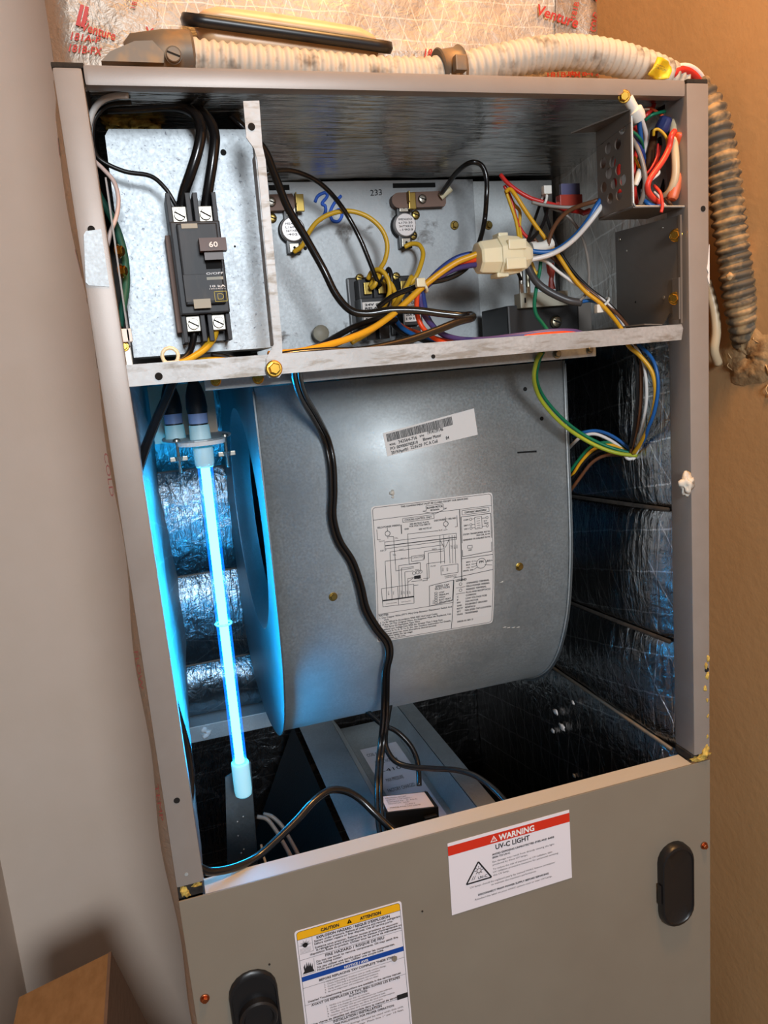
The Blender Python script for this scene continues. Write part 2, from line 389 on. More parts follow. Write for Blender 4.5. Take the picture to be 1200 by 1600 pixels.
# shared small hardware: meshes made once, copied as objects
def screw_mesh(kind):
    b = B()
    if kind == 'hex':
        b.lathe((0, 0, 0), (0, -1, 0), [(0, 0.0048), (0.0009, 0.0048), (0.0012, 0.0042)], 18)
        b.lathe((0, -0.001, 0), (0, -1, 0), [(0, 0.0034), (0.0028, 0.0034), (0.0034, 0.0028)], 6)
    elif kind == 'pan':
        b.lathe((0, 0, 0), (0, -1, 0), [(0, 0.0036), (0.001, 0.0036), (0.002, 0.0028), (0.0023, 0.0016)], 14)
        b.box(-0.0026, 0.0026, -0.0025, -0.0019, -0.00045, 0.00045)
    elif kind == 'slot':
        b.lathe((0, 0, 0), (0, -1, 0), [(0, 0.0040), (0.0012, 0.0040), (0.0016, 0.0036)], 18)
        b.box(-0.0036, 0.0036, -0.00175, -0.0013, -0.0005, 0.0005)
    elif kind == 'rivet':
        b.lathe((0, 0, 0), (0, -1, 0), [(0, 0.0022), (0.0006, 0.0020), (0.0011, 0.0010)], 12)
    elif kind == 'dot':
        b.lathe((0, 0, 0), (0, -1, 0), [(-0.0002, 0.0022), (0.0003, 0.0022)], 14)  # flat disc, the black ones paint the shade of a hole
    me = bpy.data.meshes.new(kind); me.from_pydata(b.v, [], b.f); nf = len(b.f)
    bm = bmesh.new(); bm.from_mesh(me); bmesh.ops.recalc_face_normals(bm, faces=bm.faces[:]); bm.to_mesh(me); bm.free()
    if kind in ('pan', 'slot'):
        for p in me.polygons[nf - 6:]: p.material_index = 1
    return me
_sm = {}
def screw(kind, mat, loc, parent, scale=1.0, dirn=(0, -1, 0), spin=20, name=None):
    key = (kind, mat)
    if key not in _sm:
        _sm[key] = screw_mesh(kind); _sm[key].materials.append(M[mat]); _sm[key].materials.append(M['hole'])
    o = bpy.data.objects.new(name or {'dot': 'screw_hole', 'rivet': 'rivet'}.get(kind, 'screw'), _sm[key]); C.objects.link(o)
    q = Vector((0, -1, 0)).rotation_difference(Vector(dirn))
    o.location = loc; o.scale = (scale,) * 3
    o.rotation_euler = (q.to_matrix() @ Matrix.Rotation(math.radians(spin), 3, 'Y')).to_euler()
    if parent is not None: setpar(o, parent)
    return o
GAUGE = {'box_lead': .80, 'bundle_wire': .74, 'motor_lead': .80, 'hanging_wire': .72, 'fuse_lead': .80, 'grey_lead': .75, 'loop_wire': .8, 'sleeved_wire': .80, 'ground_lead': .78, 'thermostat_cable_wire': .82, 'terminal_wire': .75}
def wire(name, label, mat, r, pts, cat='wire', group=None, n=8):
    r *= GAUGE.get(name, 1)
    o = obj(name, B().tube(spline(pts), r, n), mat, None, 'all'); return tag(o, label, cat, group)
M['labelblue'] = pm('pale_blue_label', rgb(150, 170, 214), 0.5)
M['cap_navy'] = pm('navy_cap', rgb(40, 52, 104), 0.45); M['cap_orange'] = pm('orange_cap', rgb(226, 80, 24), 0.45); M['cap_salmon'] = pm('salmon_cap', rgb(214, 112, 72), 0.45)
M['zincface'] = pm('dull_nickel_cap', rgb(205, 200, 198), 0.4, 0.5)
M['darkfin'] = pm('dark_coil_fins', rgb(34, 33, 32), 0.6, 0.3, bump=(260, (0.2, 1, 1), 0.4))
# ------------------------------------------------------------------ setting
structure(obj('wall_back', B().box(-0.28, 0.64, 0.60, 0.64, -0.80, 1.45), 'wall'))
structure(obj('wall_left', B().box(-0.32, -0.28, -0.15, 0.64, -0.80, 1.45), 'wall'))
wr = structure(obj('wall_right', B().box(0.62, 0.66, -0.60, 0.64, -0.80, 1.45), 'wall_warm_lit'))
structure(obj('floor', B().box(-0.9, 1.0, -1.2, 0.64, -0.80, -0.75), 'floor'))
def torn(u, v):
    a = u * 2 * math.pi; r = 0.002 + 0.026 * v * (1 + 0.35 * noise.noise(Vector((math.cos(a) * 2, math.sin(a) * 2, 3))))
    p = Vector((0.620, 0.047 + math.cos(a) * r * 1.25, 0.402 + math.sin(a) * r))
    p.x -= 0.0034 * math.sin(math.pi * min(1, v * 0.9 + 0.12)) * (0.6 + 0.9 * abs(noise.noise(p * 150))) + 0.0003; return p
obj('torn_drywall', B().grid(torn, 40, 8), 'drywall', wr, 'all', 'torn and chipped drywall edge around the conduit')
for i in range(9):
    a = random.uniform(0, 6.28); rr = random.uniform(0.022, 0.040); y0 = 0.047 + math.cos(a) * rr; z0 = 0.402 + math.sin(a) * rr
    b = B().tube(spline([(0.6195, y0, z0), (0.6175, y0 + random.uniform(-.006, .006), z0 - 0.005), (0.6192, y0 + random.uniform(-.012, .012), z0 - 0.012)]), 0.0006, 5)
    obj('paper_fibre', b, 'drywall', wr, 'all')

# ------------------------------------------------------------------ cabinet
ah = thing('air_handler', 'tall grey metal air handler cabinet with its upper front cover off', 'air handler', (0.2665, 0.28, -0.75))
W_, H_ = 0.533, 0.6435
def post(x0, x1, z0, left):
    b = B().bbox(x0, x1, 0, 0.030, z0, 0.641, 0.0022)   # inner edge leans a little, as the bent flange does
    b.v = [(x + (0.0038 * (0.32 - z) / 0.64 if (x > 0.01 and left) or (x < 0.52 and not left) else 0), y, z) for x, y, z in b.v]
    return b
lp = obj('corner_post', post(0, 0.0208, 0.012, True), 'paint', ah, True)
rp = obj('corner_post', post(0.5120, W_, 0.008, False), 'paint', ah, True)
obj('top_rail', B().bbox(0.0196, 0.5096, 0.0006, 0.013, 0.6300, H_, 0.003), 'paint', ah, True)
obj('top_panel', B().box(0.0, W_, 0.0305, 0.565, 0.636, 0.6425).box(0.0214, 0.5120, 0.0132, 0.0305, 0.6368, 0.6425), 'paint', ah)
obj('side_panel', B().box(0.0, 0.004, 0.0305, 0.565, -0.75, 0.6355), 'paint', ah)
obj('side_panel', B().box(0.529, W_, 0.0305, 0.565, -0.75, 0.6355), 'paint', ah)
obj('rear_panel', B().box(0.0045, 0.5285, 0.56, 0.565, -0.75, 0.6355), 'paint', ah)
obj('base_panel', B().box(0.0045, 0.5285, 0.03, 0.559, -0.75, -0.74), 'paint', ah)
for x0, x1 in ((-0.0006, 0.0206), (0.5124, 0.5336)):
    obj('corner_gasket', B().bbox(x0, x1, 0.002, 0.030, 0.6413, 0.6450, 0.001), 'gasket', ah)
# gap between the post feet and the lower panel, with tufts of fibreglass
g1 = obj('corner_gasket', B().bbox(0.0004, 0.0208, 0.003, 0.028, -0.0005, 0.0118, 0.001), 'gasket', ah)
g2 = obj('corner_gasket', B().bbox(0.5126, 0.5334, 0.003, 0.028, -0.0005, 0.0078, 0.001), 'gasket', ah)
def tuft(c, r, sd, sc, par):
    obj('insulation_tuft', B().blob(c, r, sd, 3, 0.9, sc), 'wool', par, 'all', 'yellow fibreglass poking out')
tuft((0.005, 0.0022, 0.006), 0.0035, 3, (0.7, 0.5, 1.3), g1); tuft((0.008, 0.0022, 0.003), 0.0025, 8, (0.8, 0.5, 1), g1); tuft((0.0165, 0.0022, 0.009), 0.003, 5, (1.3, 0.5, 0.5), g1)
tuft((0.526, 0.001, 0.007), 0.0070, 4, (0.9, 0.5, 0.8), g2); tuft((0.519, 0.002, 0.003), 0.005, 9, (1.3, 0.5, 0.5), g2); tuft((0.5292, 0.001, 0.013), 0.004, 12, (0.6, 0.5, 1.2), g2)
for i, (zx, zz) in enumerate([(0.5283, 0.103), (0.5300, 0.092), (0.5272, 0.079), (0.5310, 0.110), (0.5296, 0.066), (0.5302, 0.048), (0.5300, 0.026)]):
    tuft((zx, -0.0001, zz), 0.0024 if i < 4 else 0.0015, i + 20, (0.8, 0.25, 1.3), rp)
# holes in the posts, bare metal clip, chipped paint, putty
for l, p_ in (((0.0098, 0, 0.5357), lp), ((0.0104, 0, 0.0902), lp), ((0.0094, 0, 0.0225), lp), ((0.5266, 0, 0.5375), rp), ((0.5292, 0, 0.0985), rp)):
    screw('dot', 'hole' if l[2] != 0.0225 else 'galv', l, p_, 1.15 if l[2] != 0.0225 else 0.7)
c = [(0.00597, -0.0006, 0.53458), (0.01638, -0.0006, 0.53556), (0.01632, -0.0006, 0.4961), (0.00265, -0.0006, 0.49767), (0.00084, -0.0006, 0.49997), (0.00431, -0.0006, 0.53205)]
obj('clip_plate', B().prism(c, (0, 0.0006, 0)), 'galvback', lp, False, 'bare galvanised clip plate')
ch = [(0.5325, 0.498), (0.5332, 0.505), (0.5337, 0.507), (0.5337, 0.472), (0.5325, 0.474), (0.5315, 0.478), (0.5325, 0.482), (0.5308, 0.486), (0.5318, 0.490)]
obj('paint_chip', B().prism([(x - 0.0006, -0.0005, z) for x, z in ch], (0, 0.0006, 0)), 'white', rp, False, 'white chipped edge')
obj('putty_dab', B().blob((0.50674, -0.0005, 0.29012), 0.0070, 31, 3, 1.1, (0.85, 0.45, 1.25)), 'whitestuff', rp, 'all', 'lump of pale putty')
# insulation wrap showing along the outer left side, with red print on it
def wrapf(u, v):
    z = 0.635 - 0.92 * v; amp = 0.0045 + 0.0026 * math.sin(z * 9 + 1) + 0.0018 * math.sin(z * 37)
    a = u * math.pi; k = 1 if z < 0.62 else 0.45
    return Vector((0.0003 - math.sin(a) ** 0.6 * amp * k, 0.004 + 0.030 * u, z))
sw = obj('side_insulation', B().grid(wrapf, 8, 90), 'foil_tape', ah, 'all', 'tan foil insulation edge bulging past the left post')
def wrapprint(txt, z0, z1, mat='maroon'):
    pr_ = Print((-0.0012, 0.0045, z1), (-0.0012, 0.0045, z0), (-0.0050, 0.0045, z0), (-0.0050, 0.0045, z1))
    pr_.text(mat, txt, 0.0, 0.95, 1.0, 0.8, 0.004); pr_.build('tape_lettering', sw, {})
wrapprint('COLD', 0.345, 0.378); wrapprint('FLOW', 0.190, 0.222); wrapprint('TEMP', 0.075, 0.108)
for z0, z1 in ((0.588, 0.60), (0.505, 0.525), (0.440, 0.470), (0.487, 0.491)):
    obj('red_tape_mark', B().grid(lambda u, v: wrapf(0.30 + 0.25 * u, (0.635 - (z0 + (z1 - z0) * v)) / 0.92) + Vector((-0.0004, -0.0006, 0)), 3, 4), 'redtape', sw, 'all')

# foil liners
def wall_noise(p, a=0.0022): return a * noise.noise(p * 16) + a * 0.5 * noise.noise(p * 45)
seams = [(0.632, 0.440), (0.436, 0.262), (0.257, 0.123), (0.119, 0.003), (-0.001, -0.42)]
for k, (zt, zb) in enumerate(seams):
    def rw(u, v, zt=zt, zb=zb):
        y = 0.031 + 0.510 * u; zz = zt + (zb - zt) * v - 0.03 * u * (v if k in (1, 2) else 0) - 0.03 * u * (1 - v if k in (2, 3) else 0)
        p = Vector((0.512, y, zz)); x = p.x + 0.006 * max(0, 1 - (y - 0.031) / 0.032) ** 1.3 - (0.002 if k == 0 else 0.008) * (max(0, math.sin(math.pi * v))) ** 0.45 * (0.4 + 0.6 * min(1, u * 6)) + wall_noise(p)
        return Vector((x, y, zz))
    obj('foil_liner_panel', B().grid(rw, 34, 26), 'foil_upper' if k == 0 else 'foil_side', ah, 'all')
    if 0 < k < 4:
        zz = zb - 0.002
        b = B().tube([(0.5105, 0.032, zz), (0.5095, 0.25, zz - (0.0 if k == 3 else 0.0145)), (0.5100, 0.53, zz - (0 if k == 3 else 0.031))], 0.0022, 6)
        obj('liner_seam', b, 'gasket' if k != 3 else 'clampmetal', ah, 'all', 'brown taped seam')
def lw(u, v):
    y = 0.030 + 0.515 * u; z = 0.424 - 0.80 * v; p = Vector((0.02, y, z))
    x = 0.0185 + 0.0165 * u ** 0.75 + 0.0028 * noise.noise(p * 14) + 0.0014 * noise.noise(p * 40) + (0.004 * math.sin(z * 16) * u)
    if z < 0.06: x -= 0.10 * (0.06 - z) * u
    return Vector((x, y, z))
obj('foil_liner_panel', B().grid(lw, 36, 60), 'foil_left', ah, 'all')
for zt, zb in ((0.43, 0.3005), (0.2975, 0.1435), (0.1405, 0.0045), (0.0015, -0.078)):
    def bw(u, v, zt=zt, zb=zb):
        x = 0.010 + 0.500 * u; z = zt + (zb - zt) * v; p = Vector((x, 0.54, z))
        return Vector((x, 0.548 - 0.022 * max(0, math.sin(math.pi * (0.06 + 0.88 * v))) ** 0.5 + wall_noise(p, 0.0025), z))
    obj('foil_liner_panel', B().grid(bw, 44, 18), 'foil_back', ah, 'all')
def bw2(u, v):
    p = Vector((0.010 + 0.500 * u, 0.545, -0.108 - 0.55 * v)); return p + Vector((0, wall_noise(p, 0.003), 0))
obj('foil_liner_panel', B().grid(bw2, 30, 20), 'foil_side', ah, 'all')
lg = obj('rear_ledge', B().bbox(0.012, 0.50, 0.505, 0.545, -0.106, -0.081, 0.001), 'galv', ah)
for q in ((0.046, 0.5045, -0.088), (0.051, 0.5045, -0.094), (0.047, 0.5045, -0.098)):
    obj('debris', B().blob(q, 0.005, q[0] * 900, 2, 0.9, (1, 0.5, 0.9)), 'paper', lg, 'all', 'torn scrap of pale insulation')
def ct(u, v):
    x = 0.0215 + 0.49 * u; y = 0.014 + 0.532 * v; p = Vector((x, y, 0.62))
    t = min(1, max(0, (y - 0.05) / 0.16)); z = 0.6335 - 0.0155 * t * t * (3 - 2 * t) + wall_noise(p, 0.0014)
    return Vector((x, y, z))
obj('foil_liner_panel', B().grid(ct, 50, 40), 'foil_top', ah, 'all')
for c_, r_, sd in (((0.036, 0.080, 0.6300), 0.006, 3), ((0.050, 0.085, 0.6290), 0.007, 6), ((0.042, 0.095, 0.6280), 0.007, 7), ((0.062, 0.090, 0.628), 0.006, 9)):
    obj('insulation_tuft', B().blob(c_, r_, sd, 3, 1.4, (1.4, 1, 0.7)), 'wool', ah, 'all', 'loose fibreglass under the top')
for i, q in enumerate([(0.5025, 0.26462, -0.056), (0.5025, 0.24887, -0.07135), (0.5025, 0.27417, -0.08865), (0.5025, 0.22187, -0.12861), (0.5025, 0.21793, -0.0232)]):
    obj('debris', B().blob(q, (0.005, 0.0055, 0.004, 0.003, 0.003)[i], i + 40, 2, 0.9, (0.3, 1.2, 0.8)), 'paper', ah, 'all', 'torn scrap of pale insulation')
# shelf rail across the opening
b = B().prism([(0.0188, 0.0012, 0.4245), (0.5035, 0.0012, 0.4245), (0.5055, 0.0012, 0.4345), (0.5040, 0.0012, 0.4385), (0.0188, 0.0012, 0.4405)], (0, 0.0012, 0))
b.prism([(0.0190, 0.0025, 0.4405), (0.5040, 0.0025, 0.4385), (0.5040, 0.040, 0.4385), (0.0190, 0.040, 0.4405)], (0, 0, -0.0012))
sr = obj('shelf_rail', b, 'galvrail', ah)
for l in ((0.04179, 0.001, 0.43036), (0.26087, 0.001, 0.42814)): screw('dot', 'hole', l, sr, 1.3 if l[0] < 0.1 else 0.8)
obj('added_shelf_deck', B().box(0.0205, 0.40, 0.0405, 0.545, 0.4365, 0.4375).box(0.40, 0.503, 0.085, 0.545, 0.4365, 0.4375), 'galv', ah)  # unseen deck added to stop lamp light leaking into the upper compartment
sc = screw('hex', 'brass', (0.12757, -0.0035, 0.42897), sr, 1.35)

# lower front panel
ap = thing('access_panel', 'grey lower front panel of the air handler carrying two printed stickers', 'panel', (0.2665, 0.0, -0.74))
b = B().bbox(0.0, W_, 0.0, 0.0015, -0.745, -0.0008, 0.0006)
obj('panel_sheet', b, 'panel', ap)
b = B().box(0.0222, 0.5118, 0.0016, 0.0225, -0.0022, -0.0010).box(0.0222, 0.5118, 0.0215, 0.0225, -0.012, -0.0023)
obj('top_flange', b, 'flange', ap)
screw('hex', 'copper', (0.00936, -0.0006, -0.09775), ap, 0.85); screw('hex', 'copper', (0.52475, -0.0006, -0.09657), ap, 0.85)
screw('dot', 'gasket', (0.2114, -0.0005, -0.07622), ap, 0.45); screw('dot', 'gasket', (0.06714, -0.0005, -0.08384), ap, 0.45)
def stadium(x0, x1, z0, z1, y, n=10):
    r = (x1 - x0) / 2; cx = (x0 + x1) / 2
    return [(cx + r * math.cos(math.pi * k / n), y, z1 - r + r * math.sin(math.pi * k / n)) for k in range(n + 1)] + [(cx + r * math.cos(math.pi + math.pi * k / n), y, z0 + r + r * math.sin(math.pi + math.pi * k / n)) for k in range(n + 1)]
def scaled(p, k, y):
    cx = sum(q[0] for q in p) / len(p); cz = sum(q[2] for q in p) / len(p); return [(cx + (q[0] - cx) * k, y, cz + (q[2] - cz) * k) for q in p]
def rings(b, rs):
    n = len(rs[0]); vs = [v for r in rs for v in r]; fs = [(k * n + i, k * n + (i + 1) % n, (k + 1) * n + (i + 1) % n, (k + 1) * n + i) for k in range(len(rs) - 1) for i in range(n)]
    return b.add(vs, fs + [tuple(range(n)), tuple(range((len(rs) - 1) * n, len(rs) * n))])
s0 = stadium(0.4675, 0.5068, -0.1765, -0.0815, -0.0001)
hp = obj('pipe_hole_cover', rings(B(), [s0, scaled(s0, 1.0, -0.006), scaled(s0, 0.96, -0.0085), scaled(s0, 0.90, -0.009), scaled(s0, 0.86, -0.0075), scaled(s0, 0.5, -0.0068)]), 'black', ap, True, 'black oblong cover in the right of the panel')
obj('pull_tab', B().bbox(0.4655, 0.4672, -0.007, -0.002, -0.145, -0.123, 0.0004), 'black', hp)
s0 = stadium(0.0290, 0.0715, -0.190, -0.0840, -0.0001)
hp = obj('pipe_hole_cover', rings(B(), [s0, scaled(s0, 1.0, -0.002), scaled(s0, 0.97, -0.0035), scaled(s0, 0.9, -0.0038), scaled(s0, 0.88, -0.0015), scaled(s0, 0.3, -0.0010)]), 'black', ap, True, 'black oblong cover with a round plug, at the lower left')
obj('round_plug', B().lathe((0.0520, -0.001, -0.1290), (0, -1, 0), [(0, 0.0172), (0.006, 0.0170), (0.0075, 0.0155), (0.0075, 0.0135), (0.005, 0.012), (0.005, 0.003)], 28), 'black', hp, True)

# WARNING sticker
pw = Print((0.24101, -0.0002, -0.01427), (0.36837, -0.0002, -0.01349), (0.3685, -0.0002, -0.08789), (0.24013, -0.0002, -0.08966))
obj('warning_sticker', B().prism([pw.at(0, 0), pw.at(1, 0), pw.at(1, 1), pw.at(0, 1)], (0, -0.0003, 0)), 'paperw', ap, False, 'white and red warning sticker about ultraviolet light')
stk = ap.children[-1] if ap.children else ap
stk = [o for o in C.objects if o.name.startswith('warning_sticker')][0]
pw.rect('red', 0, 0.042, 1, 0.172)
def wt(u, t, h, off=0.0007):  # warning triangle
    k = h / 2
    pw.poly('white', [(u, t - k), (u + k * 1.15 / pw.asp, t + k), (u - k * 1.15 / pw.asp, t + k)], off)
    pw.poly('red', [(u, t - k * 0.55), (u + k * 0.72 / pw.asp, t + k * 0.74), (u - k * 0.72 / pw.asp, t + k * 0.74)], off + 0.0001)
    pw.text('white', '!', u - 0.004, t + k * 0.55, u + 0.004, k * 0.75, off + 0.0002)
wt(0.365, 0.105, 0.085)
pw.text('white', 'WARNING', 0.405, 0.147, 0.695, 0.082, 0.0007, bold=0.0035)
pw.text('ink', 'UV-C LIGHT', 0.375, 0.262, 0.655, 0.070, bold=0.0022)
for txt, u0, u1, t, bd in (('AVOID EXPOSING UNPROTECTED EYES AND BARE', .345, .86, .335, .0012), ('SKIN TO UV-C', .345, .49, .378, .0012),
        ('Eye damage may result from directly viewing the light', .345, .86, .437, 0), ('produced by these UV lamps.', .345, .635, .480, 0),
        ('To reduce the risk of exposure to UV radiation, take', .345, .84, .541, 0), ('UV radiation protective measures for personnel servicing', .345, .89, .584, 0), ('this UV lamp.', .345, .475, .628, 0),
        ('UV lamps should be replaced yearly by trained HVAC licence contractor', .155, .86, .705, 0), ('to maintain the maximum performance.', .325, .70, .750, 0),
        ('DISCONNECT FROM POWER SUPPLY BEFORE SERVICING', .215, .80, .838, .0012), ('Attached this label on your HVAC system next or near UV Lamp.', .185, .83, .893, 0)):
    pw.text('ink', txt, u0, t, u1, 0.026, bold=bd)
pw.line('ink', [(0.232, 0.365), (0.330, 0.632), (0.128, 0.632)], 0.020, close=True)
pw.ring('ink', 0.232, 0.485, 0.030, 0.008)
for k in range(8):
    a = math.pi * k / 4; pw.line('ink', [(0.232 + 0.040 / pw.asp * math.cos(a), 0.485 + 0.040 * math.sin(a)), (0.232 + 0.060 / pw.asp * math.cos(a), 0.485 + 0.060 * math.sin(a))], 0.008)
pw.text('ink', 'UV-C', 0.222, 0.605, 0.296, 0.036, bold=0.001)
for d in (0, 0.016): pw.line('ink', [(0.172 + d, 0.600), (0.188 + d, 0.545)], 0.007)
pw.build('lettering', stk, {'red': 'red_band', 'white': 'white_lettering', 'ink': 'black_lettering'})

# CAUTION sticker (runs out of the bottom of the frame)
q0 = (0.09173, -0.0002, -0.0579); q1 = (0.1933, -0.0002, -0.05999); q3 = (0.09198, -0.0002, -0.15504); q2 = (0.1907, -0.0002, -0.18486)
lx = (q0[0] + q3[0]) / 2; rx = (q1[0] + q2[0]) / 2; zt = (q0[2] + q1[2]) / 2
zb = zt - (zt - q3[2]) * 1300 / 798
pc = Print((lx, -0.0002, zt), (rx, -0.0002, zt), (rx, -0.0002, zb), (lx, -0.0002, zb))
rr = rrect(pc.asp, 1, 0.018)
cs = obj('caution_sticker', B().prism([pc.at(u, t) for u, t in rr], (0, -0.0003, 0)), 'paperw', ap, False, 'white caution sticker with yellow and blue bands')
k_ = 1 / 1300.0
r2 = [(0.018 + u * 0.964, 0.009 + t * 0.982) for u, t in rr]
pc.poly('yellowp', [q for q in r2 if q[1] < 0.03][-6:] + [q for q in r2 if q[1] < 0.03][:6] + [(0.982, 78 * k_), (0.018, 78 * k_)])
pc.line('ink', r2, 0.0022, close=True); pc.line('ink', [(0.018, 78 * k_), (0.982, 78 * k_)], 0.0022)
def ct_(txt, u0, u1, o, h, bd=0.0, mat='ink', off=0.0007): pc.text(mat, txt, u0, o * k_, u1, h * k_, off, bold=bd)
ct_('CAUTION', .235, .40, 58, 26, .003); ct_('ATTENTION', .600, .795, 58, 26, .003)
pc.poly('ink', [(0.50, 24 * k_), (0.523, 62 * k_), (0.477, 62 * k_)]); ct_('!', .497, .503, 57, 20, 0, 'yellowp', 0.0009)
ct_("EXPLOSION HAZARD / RISQUE D'EXPLOSION", .19, .875, 108, 22, .002)
for t, (u0, u1), o in (('System under pressure. Relieve all pressure and recover refrigerant', (.165, .975), 132), ('before system repairs or final disposal. Use all service ports.', (.165, .90), 155),
        ('Système sous pression. Relever toutes pressions et recouvrir', (.165, .95), 186), ("le réfrigérant avant d'entreprendre les travaux d'entreprendre ou", (.175, .98), 208), ('disposition finale du produit. Utiliser tous les ports de maintenance.', (.115, .975), 231),
        ('Do not use torch to remove components. Oil may catch fire.', (.165, .94), 305), ('Use tubing cutter.', (.165, .40), 327), ('Ne pas utiliser une torche pour retirer les composantes.', (.165, .90), 356), ('Huile peut prendre feu. Utiliser une coupe-tube.', (.165, .79), 378),
        ('Detailed Troubleshooting Instructions are available in the service manual.', (.05, .935), 622), ('Une charte de détaillée est disponible dans le manuel de service.', (.06, .90), 826)):
    ct_(t, u0, u1, o, 17, .0009)
ct_('FIRE HAZARD / RISQUE DE FEU', .25, .805, 277, 23, .0015); ct_('BEFORE REPLACING TXV COMPLETE THESE STEPS', .17, .89, 468, 19, .0015)
ct_('AVANT DE REMPLACER LE TXV, BIEN SUIVRE LES ÉTAPES', .075, .92, 660, 19, .0012); ct_('SUIVANTES:', .425, .60, 684, 18, .001)
ct_('INSTALLATION / INSTALLATION', .255, .72, 860, 22, .0015); ct_('FOLLOW THE FOLLOWING FOR PROPER OPERATION:', .14, .84, 890, 19, .001)
for i, t in enumerate(('1.  Verify airflow is correct.', '2.  Check Subcooling at Outdoor unit to verify correct charge.', '3.  Confirm TXV bulb is properly attached and insulated.', '4.  Verify system is free of contaminants and moisture.', '5.  Be sure evaporator and condenser coils are clean.')):
    ct_(t, .21, (.43, .80, .74, .72, .72)[i], 496 + 22.5 * i, 13)
for i, t in enumerate(("1.  Vérifier si le circulation d'air est correcte.", "2.  Vérifier si la charge du sous-refroidissement sur l'unité extérieur.", '3.  Vérifier si le bulbe TXV est correctement attaché et isolé.', '4.  Vérifier que le système est libre de tout contaminants.', "5.  S'assurer que l'évaporateur et le condenseur sont propre.")):
    ct_(t, .21, (.62, .84, .77, .86, .74)[i], 708 + 22.5 * i, 13)
for i, t in enumerate(('1.  PVC fittings should be used with this unit.', '2.  Use 1/2" trap. Pitch line 1" per 10 feet.')): ct_(t, .30, .93, 925 + 30 * i, 15)
for o in (250, 490, 640, 838): pc.line('ink', [(0.018, o * k_), (0.982, o * k_)], 0.0016)
pc.line('ink', [(.15, 78 * k_), (.15, 200 * k_), (.03, 200 * k_)], .0015); pc.line('ink', [(.145, 262 * k_), (.145, 380 * k_), (.03, 380 * k_)], .0015)
pc.rect('bluep', 0.018, 393 * k_, 0.982, 434 * k_); ct_('NOTICE / AVIS', .41, .635, 424, 22, .0015, 'white', .0009)
for k in range(11):   # burst over two plates
    a = math.pi * (0.06 + 0.088 * k); pc.poly('ink', [(.083 + .016 * math.cos(a + .25), (140 - 14 * math.sin(a + .25)) * k_), (.083 + (.050 if k % 2 else .062) * math.cos(a), (140 - (42 if k % 2 else 55) * math.sin(a)) * k_), (.083 + .016 * math.cos(a - .25), (140 - 14 * math.sin(a - .25)) * k_)])
pc.poly('ink', [(.083 + .022 * math.cos(6.283 * k / 14), (136 - 19 * math.sin(6.283 * k / 14)) * k_) for k in range(14)])
for o in (160, 170, 180, 190): pc.line('ink', [(.03, o * k_), (.13, o * k_)], .0012)
fl = [(.03, 372), (.05, 350), (.045, 315), (.062, 290), (.060, 330), (.072, 310), (.076, 275), (.086, 320), (.097, 282), (.102, 322), (.112, 290), (.118, 330), (.132, 300), (.128, 345), (.140, 372)]
pc.poly('ink', [(u, t * k_) for u, t in fl])
pc.rect('ink', .875, 806 * k_, .982, 850 * k_); pc.rect('ink', .018, 874 * k_, .14, 905 * k_)
pc.build('lettering', cs, {'yellowp': 'yellow_band', 'bluep': 'blue_band', 'white': 'white_lettering', 'ink': 'black_lettering'})
obj('paper_tear', B().prism([pc.at(.885 + .025 * math.cos(6.283 * k / 10) * (1 + .2 * math.sin(k * 3)), (476 + 26 * math.sin(6.283 * k / 10)) * k_, .0008) for k in range(10)], (0, -.0002, 0)), 'panel', cs, False, 'grey worn spot through the sticker')

# ------------------------------------------------------------------ blower
bl = thing('blower_housing', 'galvanised sheet metal blower housing below the shelf rail', 'blower', (0.29, 0.30, 0.0))
prof = [(.124, .4135), (.124, .33), (.124, .25), (.1255, .21), (.130, .17), (.137, .135), (.150, .10), (.168, .068), (.195, .04), (.235, .016), (.285, .002), (.34, -.006), (.40, -.003), (.455, .011), (.495, .04), (.516, .085), (.522, .14), (.517, .22), (.503, .29), (.48, .35), (.45, .4135)]
profs = [Vector((0, a, b_)) for a, b_ in prof]
ps = spline(profs[1:], 4); ps = [profs[0]] + ps
x0, x1 = 0.1275, 0.4515
b = B()
for k in range(len(ps) - 1):
    a, c = ps[k], ps[k + 1]; t = (c - a).normalized(); nrm = Vector((0, t.z, -t.y)) * 0.0007
    n = len(b.v); b.v += [(x0, a.y, a.z), (x1, a.y, a.z), (x1, c.y, c.z), (x0, c.y, c.z)]; b.f.append((n, n + 1, n + 2, n + 3))
bm = bmesh.new(); vs = [bm.verts.new(v) for v in b.v]
for f in b.f: bm.faces.new([vs[i] for i in f])
bmesh.ops.remove_doubles(bm, verts=bm.verts[:], dist=1e-5)
b2 = B(); b2.bm(bm)
wrap = obj('scroll_wrap', b2, 'galv', bl, 'all')
sd_ = wrap.modifiers.new('thickness', 'SOLIDIFY'); sd_.thickness = 0.001; sd_.offset = 0
def surf_y(z):
    for a, c in zip(ps, ps[1:]):
        if c.z <= z <= a.z: return a.y + (c.y - a.y) * (a.z - z) / max(1e-6, a.z - c.z)
    return ps[0].y
